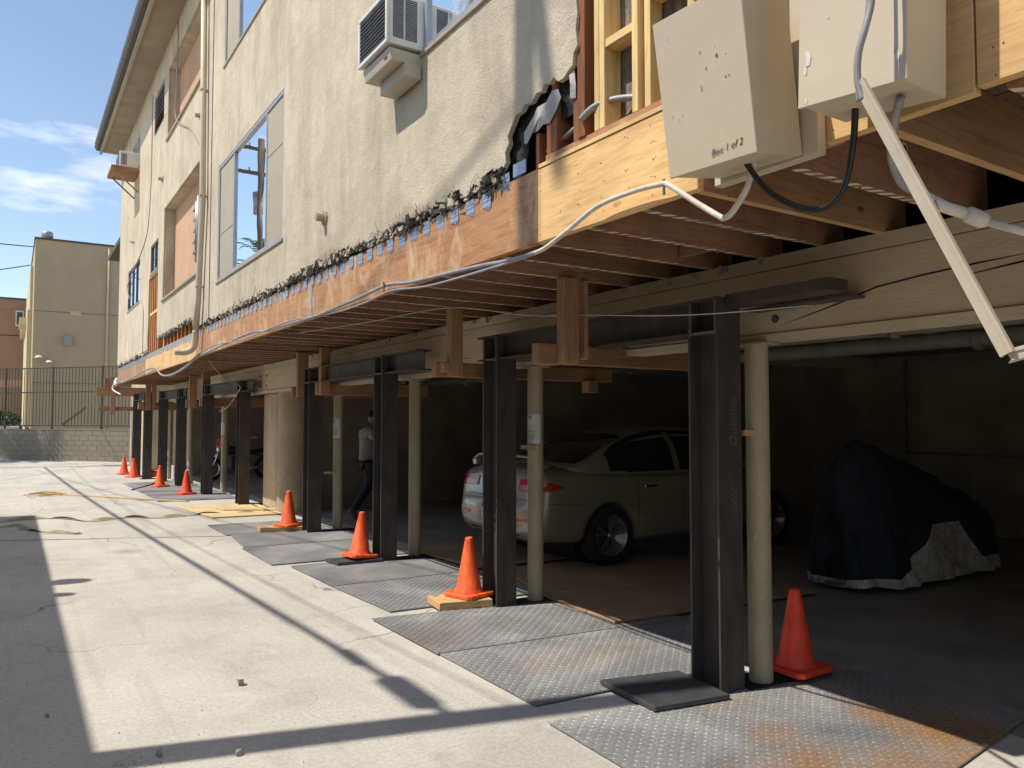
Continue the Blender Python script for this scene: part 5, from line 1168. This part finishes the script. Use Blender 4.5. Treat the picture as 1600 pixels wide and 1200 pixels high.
    MB().lathe([(0, -.6), (.34, -.6), (.34, .6), (0, .6)], 18, (.97, 0, .32), 'y').build('wheel_housing', 'car_black', t); MB().lathe([(0, -.6), (.34, -.6), (.34, .6), (0, .6)], 18, (3.605, 0, .32), 'y').build('wheel_housing', 'car_black', t)
    for u in (.97, 3.605):
        for s in (-1, 1):
            y1 = s * .875
            wl = MB().lathe([(.215, y1 - s * .2), (.30, y1 - s * .21), (.318, y1 - s * .17), (.318, y1 - s * .05), (.305, y1 - s * .015), (.27, y1), (.225, y1 - s * .005), (.215, y1 - s * .02)], 36, (u, 0, .318), 'y').build('wheel', 'tyre', t, True)
            MB().lathe([(.218, y1 - s * .012), (.20, y1 - s * .02), (.195, y1 - s * .14), (0, y1 - s * .14)], 32, (u, 0, .318), 'y').build('rim', 'alloy', wl, True)
            MB().lathe([(0, y1 - s * .13), (.15, y1 - s * .13)], 24, (u, 0, .318), 'y').build('brake_disc', 'steel', wl)
            for k in range(5):
                for da in (-.16, .16):
                    a = k * 2 * math.pi / 5 + .3; c_, s_ = math.cos(a), math.sin(a); c2, s2 = math.cos(a + da), math.sin(a + da)
                    MB().bar((u + c_ * .03, y1 - s * .045, .318 + s_ * .03), (u + c2 * .205, y1 - s * .022, .318 + s2 * .205), .03, .022, up=(0, 1, 0)).build('spoke', 'alloy', wl)
            MB().lathe([(0, y1 - s * .025), (.03, y1 - s * .028), (.035, y1 - s * .05)], 14, (u, 0, .318), 'y').build('hub_cap', 'alloy', wl, True)
    bm_.free(); bg_.free()
    return t
car = make_car(); car.location = (4.42, 7.22, .042); car.rotation_euler.z = R(0)

# ================================================================== COVERED MOTORCYCLE
cv = empty('covered_motorcycle', (6.5, 4.5, 0), 'motorcycle under a dark navy cover with a silver lower skirt', 'motorcycle')
SEC = [(-.02, .16, .80), (.05, .27, 1.08), (.18, .35, 1.30), (.36, .42, 1.40), (.55, .42, 1.36), (.8, .38, 1.26), (1.1, .36, 1.16), (1.4, .34, 1.06), (1.7, .31, .92), (1.95, .30, .86), (2.2, .24, .72), (2.36, .14, .45)]
mb = MB(); NR = 40; NS = 46; vs = []
def lerp_sec(s):
    for (a, b, c), (d, e, f) in zip(SEC[:-1], SEC[1:]):
        if s <= d: k = (s - a) / (d - a); k = k * k * (3 - 2 * k); return b + (e - b) * k, c + (f - c) * k
    return SEC[-1][1:]
hem = lambda s: .13 + .05 * math.sin(s * 9) * .3 if s < .4 else (.13 + (s - .4) / .6 * .45 if s < 1.0 else (.58 if s < 1.55 else .58 - min(.38, (s - 1.55) * 1.6)))
JH = 8   # rows of skirt on either side
for i in range(NS):
    s = -.02 + 2.38 * i / (NS - 1); hw, zt = lerp_sec(s); zb = .06 + .03 * mnoise.noise(Vector((s * 4, 0, 0))); zh = min(hem(s), zt - .15)
    for j in range(NR):
        q_ = min(j, NR - 1 - j); sg = -1 if j < NR / 2 else 1
        if q_ <= JH: z = zb + (zh - zb) * q_ / JH; dn = 1 - (z - zb) / (zt - zb)
        else: k_ = (q_ - JH) / (NR / 2 - .5 - JH); z = zh + (zt - zh) * math.sin(k_ * math.pi / 2) ** .9; dn = 1 - (z - zb) / (zt - zb)
        prof_ = min(1, dn * 4.5) ** .6 * .55 + dn * .5
        v = hw * prof_ * sg
        fo = mnoise.noise(Vector((s * 6 + z * 1.5, z * 1.3, 2 * (sg > 0)))) * .085 * (.25 + dn) + mnoise.noise(Vector((s * 13 + z * 5, z * 3.5, 5))) * .032 - .018 * abs(mnoise.noise(Vector((s * 9 - z * 6, z * 5, 8))))
        vs.append((6.5 + s + fo * .35 - .05 * dn * (s < .1), 4.5 - .09 * s + v + fo * sg, z + fo * .15 * (q_ > 0)))
fs = [(i * NR + j, i * NR + j + 1, (i + 1) * NR + j + 1, (i + 1) * NR + j) for i in range(NS - 1) for j in range(NR - 1)]
silv = [f for f in fs if (f[0] % NR) < JH or (f[0] % NR) >= NR - 1 - JH]; dark = [f for f in fs if f not in set(silv)]
dark += [tuple(range(JH, NR - JH))]; silv += [tuple(range(0, JH + 1)) + tuple(range(NR - 1 - JH, NR))]
MB().add(vs, dark).build('cover', 'cover', cv, True, recalc=False); MB().add(vs, silv).build('skirt', 'silver', cv, True, recalc=False)
for s in (.35, 2.0): MB().lathe([(.2, -.05), (.28, -.05), (.3, 0), (.28, .05), (.2, .05)], 20, (6.5 + s, 4.48, .304), 'y').build('tyre', 'tyre', cv, True)
# bare motorcycle in the far bay
mc = empty('parked_motorcycle', (4.25, 21.0, 0), 'dark motorcycle with chrome trim parked behind the far post', 'motorcycle')
def mwheel(u):
    w_ = MB().lathe([(.22, -.05), (.29, -.055), (.31, 0), (.29, .055), (.22, .05)], 24, (4.25 + u, 21.0, .315), 'y').build('wheel', 'tyre', mc, True)
    MB().lathe([(.222, -.03), (.20, -.03), (.20, .03), (.222, .03)], 24, (4.25 + u, 21.0, .315), 'y').build('rim', 'chrome', w_, True)
    for k in range(6): a = k * math.pi / 3; MB().bar((4.25 + u, 21.0, .315), (4.25 + u + .2 * math.cos(a), 21.0, .315 + .2 * math.sin(a)), .02, .015).build('spoke', 'chrome', w_)
mwheel(.1); mwheel(1.5)
for s in (-.08, .08): MB().tube([(4.35, 21 + s, .315), (4.62, 21 + s, .95)], .022, 8).build('fork', 'chrome', mc, True)
MB().lathe([(0, 0), (.08, .01), (.09, .09), (.05, .15), (0, .16)], 14, (4.48, 21, .82), 'x').build('headlamp', 'chrome', mc, True)
MB().tube(bez([(4.74, 20.66, 1.02), (4.66, 20.8, 1.05), (4.64, 21, 1.0), (4.66, 21.2, 1.05), (4.74, 21.34, 1.02)], 5), .015, 8).build('handlebar', 'chrome', mc, True)
MB().hexa([(4.72, 20.87, .66), (5.2, 20.9, .66), (5.2, 21.1, .66), (4.72, 21.13, .66), (4.76, 20.92, .92), (5.18, 20.95, .84), (5.18, 21.05, .84), (4.76, 21.08, .92)]).build('fuel_tank', 'cover', mc, True, .05)
MB().hexa([(5.15, 20.88, .66), (5.9, 20.9, .72), (5.9, 21.1, .72), (5.15, 21.12, .66), (5.2, 20.9, .78), (5.9, 20.92, .84), (5.9, 21.08, .84), (5.2, 21.1, .78)]).build('seat', 'tyre', mc, True, .03)
MB().box((4.8, 20.85, .28), (5.3, 21.15, .62)).build('engine', 'steel', mc, bevel=.04); MB().tube([(5.0, 20.82, .3), (5.85, 20.8, .36)], .045, 10).build('exhaust', 'chrome', mc, True)
MB().bar((4.62, 21, .92), (5.7, 21, .6), .05, .05).build('frame', 'steel', mc)
hl = empty('helmet', (4.55, 20.6, .85), 'shiny red helmet hanging on the far motorcycle', 'helmet')
MB().lathe([(.06, 0), (.13, .04), (.15, .13), (.13, .22), (.07, .28), (0, .295)], 18, (4.55, 20.6, .85)).build('shell', 'red', hl, True); MB().box((4.39, 20.52, .93), (4.43, 20.68, 1.02)).build('visor', 'car_glass', hl, bevel=.01)
# white slatted crate in the far bay
wc = empty('slatted_crate', (3.75, 22.0, 0), 'white slatted crate standing in the far bay', 'crate')
for k in range(6):
    B('slat', (3.62, 21.85, .03 + k * .06), (3.90, 21.87, .07 + k * .06), 'white', wc); B('slat', (3.60, 21.86, .03 + k * .06), (3.615, 22.2, .07 + k * .06), 'white', wc)
for x, y in ((3.62, 21.875), (3.88, 21.875), (3.62, 22.16), (3.88, 22.16)): B('corner_post', (x, y, .004), (x + .03, y + .03, .4), 'white', wc)

# ================================================================== PERSON (walking to the right, behind the third column)
def skin(name, verts, edges, radii, m, parent, sub=2, remesh=0, extra=None):
    me = bpy.data.meshes.new(name); me.from_pydata(verts, edges, []); o = bpy.data.objects.new(name, me); C.objects.link(o)
    sk = o.modifiers.new('s', 'SKIN'); sk.use_smooth_shade = True
    for i, r_ in enumerate(radii): me.skin_vertices[0].data[i].radius = r_ if isinstance(r_, tuple) else (r_, r_)
    me.skin_vertices[0].data[0].use_root = True
    ss = o.modifiers.new('u', 'SUBSURF'); ss.levels = sub; ss.render_levels = sub
    out = evaluated(o); bpy.data.objects.remove(o)
    if extra:
        bm_ = bmesh.new(); bm_.from_mesh(out)
        for e in extra: bm_.from_mesh(e)
        bm_.to_mesh(out); bm_.free()
        o = bpy.data.objects.new('tmp', out); C.objects.link(o); rm = o.modifiers.new('r', 'REMESH'); rm.mode = 'VOXEL'; rm.voxel_size = remesh; rm.use_smooth_shade = True
        out2 = evaluated(o); bpy.data.objects.remove(o); out = out2
    out.name = name; out.materials.clear(); out.materials.append(M[m])
    for p in out.polygons: p.use_smooth = True; p.material_index = 0
    ob_ = bpy.data.objects.new(name, out); C.objects.link(ob_); ob_.parent = parent; return ob_
pe = empty('person', (4.86, 11.75, 0), 'person in dark cap, pale face mask and grey T-shirt walking behind the third column', 'person')
hm = MB(); vs = []
def head_pt(a, b):   # ellipsoid head with brow, nose and chin; faces +x
    d = Vector((math.cos(b) * math.cos(a), math.cos(b) * math.sin(a), math.sin(b))); p = Vector((d.x * .098, d.y * .077, d.z * .118))
    f = max(0, d.x)
    if abs(d.y) < .25 and -.35 < d.z < .15: p.x += .022 * f * (1 - abs(d.y) / .25) * (1 - abs(d.z + .15) / .3)
    if d.z < -.4: p.y *= .82; p.x += .012 * f
    return p + Vector((.085, 0, 1.625))
nu, nv = 28, 18
for j in range(nv + 1):
    for i in range(nu): vs.append(head_pt(2 * math.pi * i / nu, -math.pi / 2 + math.pi * j / nv))
hm.add(vs, [(j * nu + i, j * nu + (i + 1) % nu, (j + 1) * nu + (i + 1) % nu, (j + 1) * nu + i) for j in range(nv) for i in range(nu)])
for s in (-1, 1):
    hm.lathe([(0, -.012), (.022, -.008), (.03, 0), (.022, .01), (0, .012)], 10, (.07, s * .08, 1.615), 'y')
tmp = hm.build('tmp_head', 'skin'); hme = tmp.data.copy(); bpy.data.objects.remove(tmp)
V = [(0, 0, .98), (0, 0, 1.2), (0, 0, 1.40), (.03, 0, 1.49), (.06, 0, 1.56),
     (0, -.185, 1.41), (-.08, -.25, 1.14), (-.14, -.25, .90), (-.16, -.25, .84),
     (0, .185, 1.41), (.06, .25, 1.14), (.20, .24, .95), (.225, .235, .89)]
E_ = [(0, 1), (1, 2), (2, 3), (3, 4), (2, 5), (5, 6), (6, 7), (7, 8), (2, 9), (9, 10), (10, 11), (11, 12)]
Rr = [(.13, .10), (.125, .09), (.14, .09), .052, .05, .055, .042, .03, .034, .055, .042, .03, .034]
def fingers(base, fwd, down, side):
    for k in range(4):
        o_ = Vector(base) + Vector(side) * ((k - 1.5) * .019); ln = (.07, .08, .076, .06)[k]; b = len(V)
        V.append(tuple(o_ + Vector(down) * .035)); V.append(tuple(o_ + Vector(down) * (.035 + ln * .5) + Vector(fwd) * .008)); V.append(tuple(o_ + Vector(down) * (.035 + ln * .95) + Vector(fwd) * .028))
        E_.extend([(IDX, b), (b, b + 1), (b + 1, b + 2)]); Rr.extend([.0095, .0085, .0075])
    b = len(V); o_ = Vector(base) + Vector(side) * .03
    V.append(tuple(o_ + Vector(fwd) * .02)); V.append(tuple(o_ + Vector(fwd) * .035 + Vector(down) * .04)); E_.extend([(IDX, b), (b, b + 1)]); Rr.extend([.011, .009])
IDX = 8; fingers(V[8], (.9, 0, .1), (-.2, 0, -.98), (.98, 0, -.2))
IDX = 12; fingers(V[12], (.6, -.3, .5), (.45, 0, -.89), (.89, 0, .45))
skin('body', V, E_, Rr, 'skin', pe, 1, .009, [hme])
for o in kids(pe):
    for v in o.data.vertices: pass
Vs = [(0, 0, 1.10), (0, 0, .93), (0, 0, 1.28), (0, 0, 1.42), (0, -.19, 1.42), (-.035, -.235, 1.27), (0, .19, 1.42), (.03, .235, 1.27)]
sh = skin('shirt', Vs, [(0, 1), (0, 2), (2, 3), (3, 4), (4, 5), (3, 6), (6, 7)], [(.165, .125), (.185, .135), (.175, .125), (.16, .105), .078, .078, .078, .078], 'shirt', pe, 2)
for v in sh.data.vertices: v.co += Vector((1, .6, .2)) * .018 * mnoise.noise(v.co * 9) * (1.3 if v.co.z < 1.2 else .7)
Vl = [(0, 0, .93), (0, -.09, .86), (-.05, -.10, .50), (-.30, -.10, .16), (0, .09, .86), (.16, .10, .49), (.20, .10, .09)]
skin('trousers', Vl, [(0, 1), (1, 2), (2, 3), (0, 4), (4, 5), (5, 6)], [(.15, .11), .10, .075, .06, .10, .075, .06], 'jeans', pe, 2)
def shoe(p, d, u):
    d = Vector(d).normalized(); u = Vector(u).normalized(); s = d.cross(u); P_ = Vector(p); rings = []
    for a, w_, h in ((-.08, .03, .07), (-.05, .042, .085), (.02, .045, .08), (.10, .05, .055), (.16, .042, .04), (.19, .02, .03)):
        rings.append([P_ + d * a + s * x + u * z for x, z in ((-w_, 0), (w_, 0), (w_ * .95, h * .6), (w_ * .5, h), (-w_ * .5, h), (-w_ * .95, h * .6))])
    m_ = MB(); loft(rings, m_); return m_
loc = Vector(pe.location)
shoe(loc + Vector((-.33, -.10, .095)), (.62, 0, -.75), (.75, 0, .62)).build('shoe', 'shoe', pe, True); shoe(loc + Vector((.22, .10, .004)), (1, 0, .0), (0, 0, 1)).build('shoe', 'shoe', pe, True)
cpm = MB(); nu = 20; vs = []
for j in range(7):
    b = .12 + j * (math.pi / 2 - .12) / 6
    for i in range(nu): p = head_pt(2 * math.pi * i / nu, b); c_ = Vector((.085, 0, 1.625)); vs.append(c_ + (p - c_) * 1.09 + loc)
cpm.add(vs, [(j * nu + i, j * nu + (i + 1) % nu, (j + 1) * nu + (i + 1) % nu, (j + 1) * nu + i) for j in range(6) for i in range(nu)])
cpm.build('cap', 'cap', pe, True)
MB().prism([loc + Vector(p) for p in ((.16, -.075, 1.645), (.25, -.05, 1.63), (.27, 0, 1.628), (.25, .05, 1.63), (.16, .075, 1.645))], (0, 0, .008)).build('cap_peak', 'cap', pe, True)
mk_ = MB(); vs = []
for j in range(6):
    b = -.95 + j * .16
    for i in range(13): a = -1.15 + 2.3 * i / 12; p = head_pt(a, b); c_ = Vector((.085, 0, 1.625)); vs.append(c_ + (p - c_) * 1.07 + loc)
mk_.add(vs, [(j * 13 + i, j * 13 + i + 1, (j + 1) * 13 + i + 1, (j + 1) * 13 + i) for j in range(5) for i in range(12)]); mk_.build('face_mask', 'paper', pe, True, recalc=False)

# ------------------------------------------------------------------ small realism
nl = MB()
for i in range(70):
    y = rng.choice((rng.uniform(2.32, 3.44), rng.uniform(2.32, 3.44), rng.uniform(.9, 1.62))); z = rng.choice((2.62, 2.70, 2.78, 2.86, 2.94)) + rng.uniform(-.008, .008)
    nl.lathe([(0, -.0012), (.003, -.0008), (.0035, .001)], 6, (2.4172, round(y * 5.5) / 5.5 + rng.uniform(-.02, .02), z), 'x')
tag(nl.build('nail_heads', 'stud_old', apt, recalc=False), kind='stuff')
MB().tube([(11.28, -1, 1.9), (11.28, 3.2, 1.9), (11.28, 3.2, 1.1), (11.28, 6.5, 1.1), (11.28, 6.5, 2.5)], .025, 6).build('wall_conduit', 'pipe_dark', apt)
# flashing, downpipe and wall marks on the tan building
MB().tube([(3.6, 39.94, 9.5), (3.6, 39.94, 1)], .05, 8).build('downpipe', 'tan_side', tb, True)
for z in (3.2, 6.4): B('wall_joint', (.72, 39.992, z), (8.9, 39.998, z + .03), 'mortar', tb)
B('meter_box', (1.9, 39.85, 4.9), (2.2, 39.999, 5.35), 'galv', tb)
